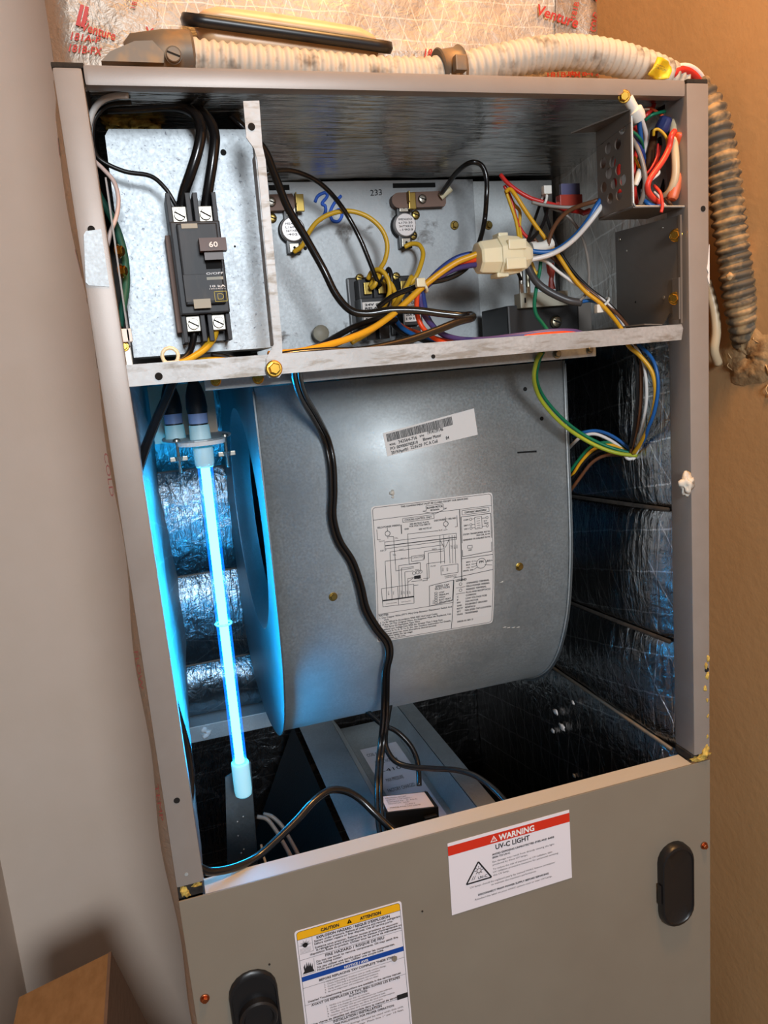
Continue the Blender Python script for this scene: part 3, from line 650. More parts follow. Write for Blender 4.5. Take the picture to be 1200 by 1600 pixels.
# side plates: scroll outline with a round inlet
ic = (0.292, 0.26); ir = 0.130
out = [Vector((0, p.y, p.z)) for p in ps]; cen = Vector((0, 0.31, 0.21))
out = [p + (p - cen).normalized() * 0.005 for p in out]
def side_plate(x, name):
    n = 96; vs = []; fs = []
    poly = [(p.y, p.z) for p in out]
    def hit(a):
        d = (math.cos(a), math.sin(a)); best = None
        for i in range(len(poly)):
            (ax, az), (bx, bz) = poly[i], poly[(i + 1) % len(poly)]
            ex, ez = bx - ax, bz - az; den = d[0] * ez - d[1] * ex
            if abs(den) < 1e-9: continue
            t = ((ax - ic[0]) * ez - (az - ic[1]) * ex) / den; s_ = ((ax - ic[0]) * d[1] - (az - ic[1]) * d[0]) / den
            if t > 0 and -1e-6 <= s_ <= 1 + 1e-6: best = t if best is None else min(best, t)
        return best or ir
    for k in range(n):
        a = 2 * math.pi * k / n; R = hit(a)
        for rr_, dx in ((R, 0.0), (ir, 0.0), (ir, 0.0)):
            vs.append((x, ic[0] + math.cos(a) * rr_, ic[1] + math.sin(a) * rr_))
    for k in range(n):
        j = (k + 1) % n; fs.append((k * 3, j * 3, j * 3 + 1, k * 3 + 1))
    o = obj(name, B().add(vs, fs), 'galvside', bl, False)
    m_ = o.modifiers.new('thickness', 'SOLIDIFY'); m_.thickness = 0.0016; m_.offset = 0
    return o
s1 = side_plate(x0 - 0.0016, 'side_plate'); s2 = side_plate(x1 + 0.0016, 'side_plate')
def cone(x, sgn):
    b = B(); pr_ = [(0, ir), (0.003, ir - 0.002), (0.008, ir - 0.007), (0.014, ir - 0.012), (0.021, ir - 0.015)]
    n = 72; vs = [(x + sgn * d, ic[0] + r * math.cos(2 * math.pi * k / n), ic[1] + r * math.sin(2 * math.pi * k / n)) for d, r in pr_ for k in range(n)]
    fs = [(i * n + k, i * n + (k + 1) % n, (i + 1) * n + (k + 1) % n, (i + 1) * n + k) for i in range(len(pr_) - 1) for k in range(n)]
    return b.add(vs, fs)
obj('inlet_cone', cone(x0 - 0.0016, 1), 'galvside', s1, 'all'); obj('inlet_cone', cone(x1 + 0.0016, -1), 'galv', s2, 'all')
b = B()
for k in range(44):
    a = 2 * math.pi * k / 44; a2 = a + 0.10
    p0 = Vector((0, ic[0] + .100 * math.cos(a), ic[1] + .100 * math.sin(a))); p1 = Vector((0, ic[0] + .118 * math.cos(a2), ic[1] + .118 * math.sin(a2)))
    b.add([(0.17, p0.y, p0.z), (0.41, p0.y, p0.z), (0.41, p1.y, p1.z), (0.17, p1.y, p1.z)], [(0, 1, 2, 3)])
b.lathe((0.168, ic[0], ic[1]), (1, 0, 0), [(0, .122), (0.004, .122), (0.004, .098), (0, .098), (0, .122)], 48, False)
bw_ = obj('blower_wheel', b, 'rubber', bl, False, 'squirrel cage wheel behind the inlet, coloured black for the unlit interior'); bw_['kind'] = 'stuff'  # black colour stands in for shade inside the housing
obj('wheel_hub', B().lathe((0.29, ic[0], ic[1]), (1, 0, 0), [(0, .02), (0, .116), (.003, .116), (.003, .02)], 40), 'rubber', bl)
obj('motor', B().lathe((0.20, ic[0], ic[1]), (1, 0, 0), [(0, .03), (.004, .065), (.12, .065), (.124, .03)], 28), 'black', bl, True)
# mounting flange seen below the rail
fl = obj('mounting_flange', B().bbox(0.0778, 0.4445, 0.0490, 0.0508, 0.4160, 0.4325, 0.0005).box(0.0778, 0.4445, 0.0508, 0.13, 0.4300, 0.4320), 'galv', bl)
for q, r_ in (((337, 596, 0.0490), 1.0), ((403, 592, 0.0490), 1.1), ((868, 551, 0.0490), 1.0), ((903, 546, 0.0490), 0.9)):
    pass
screw('hex', 'brass', (0.08702, 0.049, 0.42337), fl, 0.9); screw('hex', 'brass', (0.12179, 0.049, 0.42251), fl, 1.0)
screw('hex', 'zinc', (0.40261, 0.049, 0.42126), fl, 0.9); screw('hex', 'zinc', (0.43753, 0.049, 0.4228), fl, 0.8)
for l in ((0.4066, 0.1235, 0.3877), (0.4243, 0.1235, 0.3554)): screw('dot', 'hole', l, wrap, 1.0)
obj('slot', B().prism([(0.3941, 0.1232, 0.3236), (0.4166, 0.1232, 0.3224), (0.4166, 0.1232, 0.3206), (0.3941, 0.1232, 0.3218)], (0, 0.0004, 0)), 'hole', wrap, False, 'narrow dark slot')
screw('hex', 'brassdull', (0.1830, 0.1262, 0.2002), wrap, 0.95); screw('hex', 'brassdull', (0.3910, 0.1262, 0.1985), wrap, 0.95)
for x_ in (0.4522,):
    obj('edge_rib', B().tube([(x_, p.y - 0.002, p.z) for p in ps[:70]], 0.0012, 6), 'galv', s2, 'all')
for q, r_ in (((0.253, 0.1235, 0.2979), 0.003), ((0.2535, 0.1235, 0.2935), 0.0015)):
    obj('foam_crumb', B().blob(q, r_, 5, 2, 0.8), 'whitestuff', wrap, 'all')

# barcode sticker
psurf = lambda p: Vector((p.x, surf_y(p.z), p.z))
pb = Print((0.2488, 0.124, 0.3584), (0.3477, 0.124, 0.3735), (0.3502, 0.124, 0.3463), (0.2515, 0.124, 0.3351))
bs = obj('barcode_sticker', B().prism([pb.at(u, t, 0.0006) for u, t in ((0, 0), (1, 0), (1, 1), (0, 1))], (0, -0.0003, 0)), 'paper', wrap, False, 'small white barcode sticker, slanted')
u = 0.03
while u < 0.745:
    d = random.choice((0.003, 0.004, 0.006, 0.008)); pb.rect('ink', u, 0.07, min(u + d, .75), 0.40, .0012); u += d + random.choice((0.003, 0.004, 0.005))
for t, u0, u1, tt, h in (('342564-716', .14, .34, .585, .14), ('1914139146', .46, .63, .52, .14), ('PO: 009000742810', .045, .34, .77, .13), ('Blower Motor', .40, .60, .73, .13), ('2019/Apr/01', .045, .225, .95, .13), ('22:36:29', .255, .38, .93, .13), ('FC A Coil', .405, .55, .92, .13), ('84', .645, .68, .90, .13), ('MODEL:', .045, .11, .58, .08), ('S/N:', .37, .42, .545, .08)):
    pb.text('ink', t, u0, tt, u1, h, .0012, bold=0.0012)
pb.build('lettering', bs, {'ink': 'barcode_print'})

# wiring diagram sticker (follows the curve of the wrap)
pd = Print((0.2298, 0.124, 0.2868), (0.3628, 0.124, 0.2845), (0.3600, 0.124, 0.1370), (0.2266, 0.124, 0.1395), psurf)
rr = rrect(pd.asp, 1, 0.022)
b = B(); ns = 20
for off in (0.0005, 0.0009):
    pass
ts = [k / ns for k in range(ns + 1)]
def row(t):
    ins = 0.0
    if t < 0.022: ins = 0.022 - math.sqrt(max(0, 0.022 ** 2 - (0.022 - t) ** 2))
    if t > 0.978: ins = 0.022 - math.sqrt(max(0, 0.022 ** 2 - (t - 0.978) ** 2))
    return ins / pd.asp
ts = [0, .004, .010, .022] + [0.022 + .956 * k / 18 for k in range(1, 18)] + [.978, .990, .996, 1]
vs = []
for t in ts: vs += [pd.at(row(t), t, .0008), pd.at(1 - row(t), t, .0008), pd.at(1 - row(t), t, .0004), pd.at(row(t), t, .0004)]
fs = [(i * 4 + k, i * 4 + (k + 1) % 4, i * 4 + 4 + (k + 1) % 4, i * 4 + 4 + k) for i in range(len(ts) - 1) for k in range(4)] + [(0, 1, 2, 3), tuple(len(vs) - 4 + k for k in range(4))]
ws = obj('wiring_diagram_sticker', B().add(vs, fs), 'paper', wrap, False, 'large white wiring diagram sticker')
def cc(x, y):
    u_ = (x - 105) / 935.0; ul = min(1, max(0, u_)); top = 150 - 90 * ul; bot = 1205 - 145 * ul
    return (u_, (y - top) / (bot - top))
O_ = 0.0011
def L(*pts, w_=0.0032): pd.line('ink', [cc(*q) for q in pts], w_, O_)
def T(txt, x0_, y0_, x1_, h=12, bd=0.0):
    u0_, t0_ = cc(x0_, y0_); u1_, t1_ = cc(x1_, y0_)
    pd.text('ink', txt, u0_, t0_, u1_, h / 1050.0, O_, bold=bd)
def TT(txt, u0_, t_, u1_, h=0.013, bd=0.0006): pd.text('ink', txt, u0_, t_, u1_, h, O_, bold=bd)
pd.line('ink', [(.012 + u * .976, .010 + t * .98) for u, t in rr], .003, O_, close=True)
TT('THIS COMPARTMENT MUST BE CLOSED EXCEPT FOR SERVICING', .235, .030, .79, .012, .0008)
pd.line('ink', [(.41, .075), (.44, .072), (.44, .040), (.58, .040), (.58, .072), (.61, .073), (.51, .105)], .003, O_, close=True)
TT('BLOWER MOTOR', .445, .062, .575, .014, .001); TT('ROTATION', .475, .080, .545, .012, .001)
pd.line('ink', [(.012, .094), (.988, .094)], .003, O_)
pd.line('ink', [(.715, .094), (.715, .625)], .006, O_); pd.line('ink', [(.715, .455), (.988, .455)], .004, O_); pd.line('ink', [(.645, .590), (.988, .570)], .004, O_)
pd.line('ink', [(.735, .105), (.965, .105), (.965, .137), (.735, .137)], .003, O_, close=True); TT('COMPONENT ARRANGEMENT', .755, .128, .945, .014)
pd.line('ink', [(.725, .34), (.725, .150), (.978, .150), (.978, .33)], .004, O_); pd.line('ink', [(.725, .39), (.725, .440), (.978, .430), (.978, .36)], .004, O_)
for k, (tx, tt) in enumerate((('COM', .175), ('208 V', .215), ('230 V', .240))):
    TT(tx, .745, tt + .006, .785, .012); pd.ring('ink', .805, tt, .009, .003)
    pd.line('ink', [(.815, tt), (.84, tt)], .003, O_)
pd.line('ink', [(.84, .165), (.90, .165), (.90, .250), (.84, .250)], .003, O_, close=True)
for k in range(5): pd.line('ink', [(.855, .178 + .016 * k), (.885, .178 + .016 * k)], .003, O_)
for tt in (.178, .238): pd.ring('ink', .945, tt, .009, .003); pd.line('ink', [(.90, tt), (.935, tt)], .003, O_)
TT('24 V', .915, .205, .945, .010); TT('TRAN', .915, .222, .955, .010)
TT('SYSTEM TRANSFORMER, 40.0 VA', .735, .285, .965, .012); TT('FAN COIL, 5.0 VA', .85, .303, .965, .012); TT('REMAINING VA AVAILABLE 35.0 VA', .735, .325, .965, .012)
pd.line('ink', [(.77, .365), (.81, .365), (.81, .385), (.77, .385)], .003, O_, close=True); TT('GND', .775, .403, .805, .010)
pd.ring('ink', .885, .510, .038, .0035, 18); TT('FM', .868, .506, .902, .018, .0015)
for k, tx in enumerate(('BRN  C', 'BLK  H', 'YEL  N', 'GRN/YEL  GND')): TT(tx, .755 - (.03 if k == 3 else 0), .490 + .021 * k, .815, .010); pd.line('ink', [(.82, .485 + .021 * k), (.85, .490 + .015 * k)], .003, O_)
pd.line('ink', [(.92, .505), (.985, .500)], .003, O_); pd.line('ink', [(.915, .525), (.98, .535)], .003, O_); TT('BLU  L', .935, .50, .98, .010)
# main schematic
TT('COOLING CONTROL ONLY', .26, .128, .48, .014); pd.line('ink', [(.245, .108), (.50, .108), (.50, .136), (.245, .136)], .003, O_, close=True)
TT('FIELD POWER WIRING', .04, .157, .22, .013); TT('SEE RATING PLATE', .30, .160, .455, .012); TT('FOR VOLTS & HERTZ', .295, .176, .465, .012); TT('SEE NOTE #1', .37, .204, .475, .012); TT('DISCONNECT PER NEC', .50, .158, .685, .013)
pd.line('ink', [(.035, .162), (.035, .235), (.06, .235)], .003, O_); pd.line('ink', [(.69, .135), (.69, .215), (.67, .215)], .003, O_)
for u_, t_ in ((.118, .200), (.595, .185)): pd.ring('ink', u_, t_, .018, .004); pd.line('ink', [(u_, t_ - .05), (u_, t_ - .018)], .003, O_); pd.line('ink', [(u_, t_ + .018), (u_, t_ + .035)], .003, O_)
pd.line('ink', [(.23, .150), (.23, .215)], .006, O_); TT('GND', .255, .190, .29, .012)
L((220, 370), (258, 372), (262, 630), (400, 610)); L((365, 355), (365, 580), (450, 570), (450, 640)); L((365, 355), (600, 335)); T('BLK', 605, 338, 635, 12); L((640, 332), (672, 328))
L((190, 412), (740, 355)); L((190, 440), (740, 385), w_=.006); L((190, 412), (190, 465)); L((190, 462), (740, 400)); L((740, 355), (740, 402))
T('PLUG', 148, 412, 190, 12); T('RECP', 155, 482, 200, 12); T('YEL', 265, 390, 292, 11); T('YEL', 243, 515, 270, 11); T('WHT', 295, 478, 330, 11)
for x_ in (610, 640, 682, 705, 727): L((x_, 370), (x_, 580), w_=.003)
L((610, 405), (640, 460)); L((682, 400), (650, 460))
L((640, 470), (485, 488), (485, 540), (470, 542)); T('BRN', 545, 478, 580, 11); L((640, 485), (515, 500), (515, 690), (470, 692))
L((225, 860), (225, 485), (640, 440)); L((185, 860), (185, 555), (385, 532)); T('BLU', 305, 543, 340, 11)
L((385, 522), (480, 512), (480, 550), (385, 562), (385, 522)); T('CAPACITOR', 392, 540, 475, 12)
L((285, 840), (285, 590), (435, 575)); L((305, 840), (305, 610), (400, 600)); L((330, 840), (330, 640), (395, 632)); L((350, 840), (350, 690), (390, 685))
pd.rect('ink', *cc(400, 672), *cc(450, 690), O_); pd.ring('ink', *cc(400, 650), .012, .003); pd.ring('ink', *cc(428, 645), .012, .003); pd.ring('ink', *cc(450, 640), .012, .003); T('REL', 412, 632, 440, 11)
L((350, 720), (395, 685), (460, 700)); L((378, 715), (460, 708)); T('BRN', 465, 715, 500, 11); L((500, 710), (500, 580), (640, 565)); T('FUSE', 530, 606, 570, 11)
L((610, 600), (745, 585), (745, 650), (610, 668), (610, 600)); T('THERMOSTAT', 635, 685, 735, 10); T('CONNECTION', 640, 695, 730, 9)
L((148, 765), (395, 735), (395, 885), (155, 908), (148, 765)); L((272, 750), (275, 895)); L((155, 860), (395, 832), w_=.010)
T('Control Connections', 180, 890, 262, 9); T('Power Connections', 298, 878, 368, 9); L((395, 745), (430, 742))
for x_, nm in ((612, 'BRN'), (648, 'RED'), (685, 'YEL'), (710, 'BLU'), (728, 'GRN')):
    uu, tt = cc(x_ + 6, 640 if x_ < 660 else 470); pd.text('ink', nm, uu, tt, uu + .03, .012, O_, rot=True)
for x_, nm in ((196, 'BLU'), (232, 'WHT'), (294, 'BRN'), (314, 'YEL'), (340, 'ORANGE'), (358, 'YEL')):
    uu, tt = cc(x_, 815); pd.text('ink', nm, uu, tt, uu + .03, .010, O_, rot=True)
# speed tap box, legend, notes
pd.line('ink', [(.44, .622), (.645, .605), (.635, .760), (.44, .778)], .004, O_, close=True)
TT('SPEED TAP', .49, .642, .605, .016); TT('SELECTION', .485, .660, .61, .016)
for k, tx in enumerate(('LOW', 'MEDIUM', 'HIGH', 'ELEC HEAT', 'SEE NOTE 7')):
    TT(tx, .52, .690 + .019 * k, (.565, .60, .57, .62, .635)[k], .012); pd.line('ink', [(.485, .677 + .019 * k), (.505, .677 + .019 * k), (.505, .690 + .019 * k), (.485, .690 + .019 * k)], .003, O_, close=True)
pd.text('ink', 'SEE NOTE 7', .465, .765, .50, .014, O_, rot=True)
TT('LEGEND', .665, .620, .755, .017, .0015)
for k, tx in enumerate(('UNMARKED TERMINAL', 'FIELD POWER WIRING', 'MARKED TERMINAL', 'PLUG AND RECEPTACLE', 'COMMON', 'LOW VOLTAGE FUSE', 'FAN MOTOR', 'EQUIPMENT GROUND', 'RECEPTACLE', 'FAN SPEED TAP LOCATION', 'TRANSFORMER')):
    tt = .652 + .0235 * k
    TT(tx, .755 - .001 * k, tt, (.955, .955, .93, .965, .84, .935, .86, .94, .835, .975, .86)[k], .014)
    if k in (0, 2): pd.ring('ink', .705, tt - .007, .011, .003)
    elif k in (1, 3): pd.line('ink', [(.665, tt - .006), (.745, tt - .006)], .003, O_)
    else: TT(('C', 'F', 'FM', 'GND', 'RECP', 'SPT', 'TRAN')[k - 4], .675, tt, .675 + (.012, .012, .028, .042, .05, .035, .05)[k - 4], .013)
pd.line('ink', [(.648, .605), (.632, .985)], .004, O_); pd.line('ink', [(.012, .778), (.64, .778)], .003, O_)
TT('338228-101 REV. D', .68, .945, .82, .012)
TT('NOTES', .02, .795, .095, .014, .0012)
for k, tx in enumerate(('1. Use Copper Wire (75°C Min) Only Between Disconnect Switch And', '    Unit.', '2. To Be Wired In Accordance With NEC And Local Codes.', '3. If Any Of The Original Wire, As Supplied, Must Be Replaced, Use', '    The Same Or Equivalent Type Wire.', '4. Replace Low Voltage Fuse With No Greater Than 5 Amp Fuse.', '5. Connect R To R, G To G, Etc. See Outdoor Instruction For Details.', '6. To change speed tap, move blue wire to desired terminal.', '7. See airflow tables for tap usage.', '8. N.E.C. class 2, 24 volts.')):
    TT(tx, .025 if not tx.startswith(' ') else .06, .815 + .0185 * k, (.63, .10, .51, .625, .36, .555, .625, .50, .30, .24)[k], .013)
pd.build('lettering', ws, {'ink': 'diagram_print'})
# scratch marks on the wrap
for q in ((0.373, 0.128), (0.378, 0.1265), (0.384, 0.1255), (0.390, 0.1245), (0.367, 0.184)):
    obj('scuff', B().prism([(q[0], surf_y(q[1]) - .0007, q[1]), (q[0] + .005, surf_y(q[1]) - .0007, q[1] + .0012), (q[0] + .004, surf_y(q[1]) - .0007, q[1] - .0003)], (0, .0001, 0)), 'whitestuff', wrap)
# ------------------------------------------------------------------ control compartment
hb = thing('heater_control_plate', 'stained galvanised plate at the back of the control compartment, marked 36 in blue', 'plate', (0.31, 0.22, 0.44))
b = B().bbox(0.148, 0.405, 0.2200, 0.2212, 0.430, 0.6165, 0.0004).box(0.148, 0.405, 0.2212, 0.30, 0.430, 0.4312)
pl_ = obj('back_sheet', b, 'galvback', hb)
obj('side_sheet', B().bbox(0.4052, 0.503, 0.2215, 0.2227, 0.430, 0.6145, 0.0004), 'galv', hb)
obj('slot', B().bbox(*(0.31173, 0.35999), 0.2186, 0.2198, *(0.61319, 0.60865), 0.0002), 'hole', hb); obj('slot', B().bbox(*(0.17833, 0.19947), 0.2186, 0.2198, *(0.61344, 0.60851), 0.0002), 'hole', hb)
for q in ((0.37963, 0.2195, 0.56867), (0.42128, 0.2212, 0.56777)): screw('hex', 'brassdull', q, hb, 1.0)
for q in ((0.33479, 0.2195, 0.58055), (0.33015, 0.2195, 0.55949), (0.17829, 0.2195, 0.58141)): screw('pan', 'brassdull', q, hb, 1.35)
screw('dot', 'hole', (0.21001, 0.2198, 0.55068), hb, 0.9)
def stroke(pts, r): return B().tube(spline(pts, 6), r, 6)
mk = obj('marker_stroke', stroke([(0.22492, 0.2197, 0.59605), (0.22897, 0.2197, 0.60227), (0.2368, 0.2197, 0.60528), (0.23847, 0.2197, 0.60146), (0.2323, 0.2197, 0.59463), (0.23547, 0.2197, 0.59202), (0.23483, 0.2197, 0.58568), (0.2292, 0.2197, 0.57755)], 0.0018), 'marker', hb, 'all', 'blue handwritten number'); 
obj('marker_stroke', stroke([(0.25371, 0.2197, 0.60181), (0.24535, 0.2197, 0.59435), (0.24034, 0.2197, 0.58555), (0.24165, 0.2197, 0.57784), (0.24777, 0.2197, 0.57639), (0.25243, 0.2197, 0.5814), (0.25166, 0.2197, 0.58783), (0.24599, 0.2197, 0.58668)], 0.0018), 'marker', hb, 'all')
ptx = Print((0.28588, 0.2197, 0.60826), (0.29873, 0.2197, 0.60869), (0.29876, 0.2197, 0.60096), (0.28589, 0.2197, 0.60056)); ptx.text('ink', '233', 0, 0.9, 1, 0.8); ptx.build('stamped_number', hb, {})

# fusible links (brown blocks) and thermostats
def link(pl, pr_, y, label, clipx, screwx, right_end, tz):
    """brown ceramic fusible link; pl, pr_ are the end points of its centre line"""
    pl, pr_ = Vector(pl), Vector(pr_); t = thing('fusible_link', label, 'fuse link', ((pl.x + pr_.x) / 2, y, pl.z), 'brown ceramic fusible links')
    h = 0.0078; pts = []
    for k in range(9):
        a = math.pi / 2 + math.pi * k / 8; pts.append((pl.x + h + h * math.cos(a), y - 0.010, pl.z + h * math.sin(a)))
    pts += [(pr_.x, y - 0.010, pr_.z - h), (pr_.x + 0.002, y - 0.010, pr_.z - h * 0.6), (pr_.x + 0.002, y - 0.010, pr_.z + h * 0.6), (pr_.x, y - 0.010, pr_.z + h)]
    obj('body', B().prism(pts, (0, 0.0095, 0)), 'brown', t)
    obj('groove', B().box(pl.x + 0.026, pl.x + 0.0268, y - 0.0103, y - 0.0099, pl.z - h, pl.z + h), 'bakelite', t)
    cx = pl.x + clipx
    obj('clip', B().bbox(cx - 0.0045, cx + 0.0035, y - 0.014, y - 0.0098, pl.z - h * 1.25, pl.z + h * 0.9, 0.0006).bbox(cx - 0.0055, cx - 0.0045, y - 0.019, y - 0.0098, pl.z - h * 0.4, pl.z + h, 0.0003), 'brassdull', t)
    screw('pan', 'steel', (pl.x + screwx, y - 0.0100, pl.z + 0.0005), t, 1.35)
    if right_end: obj('ferrule', B().cyl((pr_.x - 0.005, y - 0.012, pr_.z + 0.001), (pr_.x + 0.006, y - 0.016, pr_.z + 0.009), 0.0036, 10), 'nylon', t, True)
    return t
link((0.30601, 0.215, 0.59399), (0.36536, 0.215, 0.59473), 0.2195, 'brown ceramic fusible link with a black wire on its right end, right of the number', 0.022, 0.034, True, 0)
link((0.1653, 0.215, 0.59446), (0.1996, 0.215, 0.59496), 0.2195, 'brown ceramic fusible link partly hidden behind the upright strut', 0.0415, 0.012, False, 0)
def thermostat(c, label, lines):
    c = Vector(c); t = thing('limit_thermostat', label, 'thermostat', c, 'round limit thermostats')
    obj('body', B().lathe(c, (0, -1, 0), [(0, 0.0140), (0.004, 0.0140), (0.0055, 0.0130)], 28).bbox(c.x - 0.0072, c.x + 0.0072, c.y - 0.007, c.y, c.z - 0.0235, c.z + 0.0235, 0.001), 'black', t, True)
    obj('cap', B().lathe(c + Vector((0, -0.0055, 0)), (0, -1, 0), [(0, 0.0122), (0.004, 0.0122), (0.0052, 0.0112)], 28), 'steel' if False else 'zincface', t, True)
    for s_ in (1, -1):
        tm = obj('terminal', B().bbox(c.x - 0.0048, c.x + 0.0048, c.y - 0.0088, c.y - 0.0070, c.z + s_ * 0.0180 - 0.0044, c.z + s_ * 0.0180 + 0.0044, 0.0004), 'steel', t)
        screw('dot', 'hole', (c.x, c.y - 0.0089, c.z + s_ * 0.018), tm, 0.65)
    p_ = Print((c.x - 0.0085, c.y - 0.0108, c.z + 0.006), (c.x - 0.0085, c.y - 0.0108, c.z - 0.007), (c.x + 0.0085, c.y - 0.0108, c.z - 0.007), (c.x + 0.0085, c.y - 0.0108, c.z + 0.006))
    p_ = Print((c.x - 0.009, c.y - 0.0108, c.z + 0.008), (c.x + 0.009, c.y - 0.0108, c.z + 0.008), (c.x + 0.009, c.y - 0.0108, c.z - 0.008), (c.x - 0.009, c.y - 0.0108, c.z - 0.008))
    for i, l_ in enumerate(lines): p_.text('ink', l_, 0.08, 0.22 + 0.22 * i, 0.92, 0.13)
    p_.build('stamped_lettering', t, {})

thermostat((0.19689, 0.2195, 0.56829), 'round black limit thermostat below the left fusible link, beside the strut', ('MEXICO', 'L160-30', '36TXE15', '-4027'))
thermostat((0.31916, 0.2195, 0.56911), 'round black limit thermostat below the right fusible link', ('MEXICO', 'L170-30', '36TXE21', '-1903'))

# relays
def relay(x0, x1, z0, z1, y, label):
    t = thing('heat_relay', label, 'relay', ((x0 + x1) / 2, y, z0), 'black heater relays'); yf = y - 0.030
    w3 = (x1 - x0)
    obj('base', B().bbox(x0, x1, y - 0.006, y, z0, z1, 0.0015), 'black', t)
    obj('body', B().bbox(x0 + 0.006, x1 - 0.002, yf, y - 0.006, z0 + 0.008, z1 - 0.024, 0.001), 'black', t)
    obj('terminal_block', B().bbox(x0 + 0.007, x1 - 0.003, yf + 0.006, y - 0.006, z1 - 0.024, z1 - 0.004, 0.001), 'bakelite', t)
    for k in range(2):
        cx = x0 + w3 * (0.36 + 0.36 * k); tm = obj('terminal', B().bbox(cx - 0.004, cx + 0.004, yf + 0.001, yf + 0.0035, z1 - 0.020, z1 - 0.008, 0.0004), 'brassdull', t)
        obj('divider', B().box(cx + 0.0055, cx + 0.0068, yf - 0.001, yf + 0.006, z1 - 0.024, z1 - 0.006), 'black', t)
        obj('foot', B().bbox(cx - 0.006, cx + 0.005, yf + 0.004, y - 0.008, z0 - 0.006, z0 + 0.007, 0.0006), 'black', t)
    screw('pan', 'brassdull', (x0 + w3 * 0.32, y - 0.006, z1 - 0.001), t, 1.3)
    lb = obj('label', B().bbox(x0 + 0.0075, x1 - 0.004, yf - 0.0005, yf - 0.0001, z0 + 0.012, z1 - 0.028, 0.0001), 'paper', t)
    p_ = Print((x0 + 0.008, yf - 0.0005, z1 - 0.0285), (x1 - 0.0045, yf - 0.0005, z1 - 0.0285), (x1 - 0.0045, yf - 0.0005, z0 + 0.0125), (x0 + 0.008, yf - 0.0005, z0 + 0.0125))
    for i in range(5): p_.text('ink', ('24V COIL', 'RELAY 1T', '240 VAC', '25A RES', '1914')[i], 0.06, 0.17 + 0.19 * i, 0.9, 0.12, bold=.01)
    p_.build('lettering', lb, {})
relay(*(0.25050, 0.29356), *(0.45774, 0.51802), 0.2195, 'black heater relay on the left of the pair, its label facing out')
relay(*(0.29571, 0.32545), *(0.45519, 0.51760), 0.2195, 'black heater relay on the right of the pair, behind the wire bundle')

# strut
st = thing('support_strut', 'upright galvanised strut bolted to the shelf rail', 'strut', (0.12803, -0.001, 0.42947))
b = B().prism([(0.12673, -0.0012, 0.62077), (0.13846, -0.0012, 0.62136), (0.13728, -0.0012, 0.59032), (0.13856, -0.0012, 0.58056), (0.13657, -0.0012, 0.44829), (0.13403, -0.0012, 0.42505), (0.13117, -0.0012, 0.42185), (0.12372, -0.0012, 0.42248), (0.12163, -0.0012, 0.42608), (0.12288, -0.0012, 0.43718), (0.12998, -0.0012, 0.44731), (0.13238, -0.0012, 0.5806), (0.13094, -0.0012, 0.58856), (0.12616, -0.0012, 0.59603)], (0, 0.0012, 0))
obj('strut_plate', b, 'galvrail', st)
c = [(0.13262, 0, 0.58535), (0.13106, 0, 0.44632)]; obj('strut_flange', B().prism([c[0], c[1], (c[1][0], 0.016, c[1][2]), (c[0][0], 0.016, c[0][2])], (-0.0012, 0, 0)), 'galvrail', st)
screw('dot', 'hole', (0.13076, -0.0013, 0.60345), st, 1.2)

# breaker plate
bp = thing('breaker_mounting_plate', 'spotted bright galvanised plate that carries the circuit breaker', 'plate', (0.083, 0.07, 0.4475))
b = B().prism([(0.0255, 0.07, 0.4475), (0.1415, 0.07, 0.4475), (0.1415, 0.07, 0.6225), (0.0310, 0.07, 0.6225), (0.0275, 0.07, 0.6175)], (0, 0.0012, 0))
obj('face_sheet', b, 'galvplate', bp)
obj('edge_return', B().box(0.1403, 0.1415, 0.0713, 0.215, 0.4475, 0.6225), 'galv', bp); obj('edge_return', B().box(0.0255, 0.1402, 0.0713, 0.12, 0.4475, 0.4487), 'galv', bp)
screw('dot', 'hole', (0.11732, 0.0697, 0.60496), bp, 1.1); screw('dot', 'hole', (0.11791, 0.0697, 0.53156), bp, 0.4)
for sx, sy, r_ in ((245, 225, .008), (278, 268, .007), (176, 242, .004), (352, 327, .004)):
    pass

# circuit breaker
cb = thing('circuit_breaker', 'black two-pole circuit breaker marked 60 with a brown toggle', 'breaker', (0.08653, 0.07, 0.51503))
X0, X1 = (0.06532, 0.10311); ZT = (0.54477, 0.54477)[0]; ZB = (0.47572, 0.47572)[0]
yb = 0.0698
obj('mounting_base', B().bbox(X0 - 0.0035, X0 + 0.004, 0.050, yb, ZB - 0.012, ZT - 0.006, 0.0008), 'brown', cb, False, 'dusty brown mounting clip along the left side')
body = obj('case', B().bbox(X0, X1, 0.028, yb, ZB, ZT, 0.0012), 'bakelite', cb)
cv = obj('front_cover', B().bbox(X0 + 0.0045, X1 - 0.0030, 0.0225, 0.0282, ZB + 0.0065, ZT - 0.0025, 0.0012), 'bakelite_cover', cb)
obj('cover_ridge', B().bbox(X0 + 0.0045, X1 - 0.0040, 0.0218, 0.0226, ZB + 0.0085, ZB + 0.0290, 0.0003), 'bakelite', cv)
obj('metal_tab', B().bbox(X0 + 0.0100, X0 + 0.0230, 0.0214, 0.0220, ZB + 0.0035, ZB + 0.0105, 0.0002), 'beige', cb, False, 'faded tab at the foot of the cover')
obj('metal_tab', B().bbox(X0 + 0.0080, X0 + 0.0200, 0.0218, 0.0226, ZT - 0.0065, ZT - 0.0030, 0.0002), 'beige', cb)
wd = X1 - X0
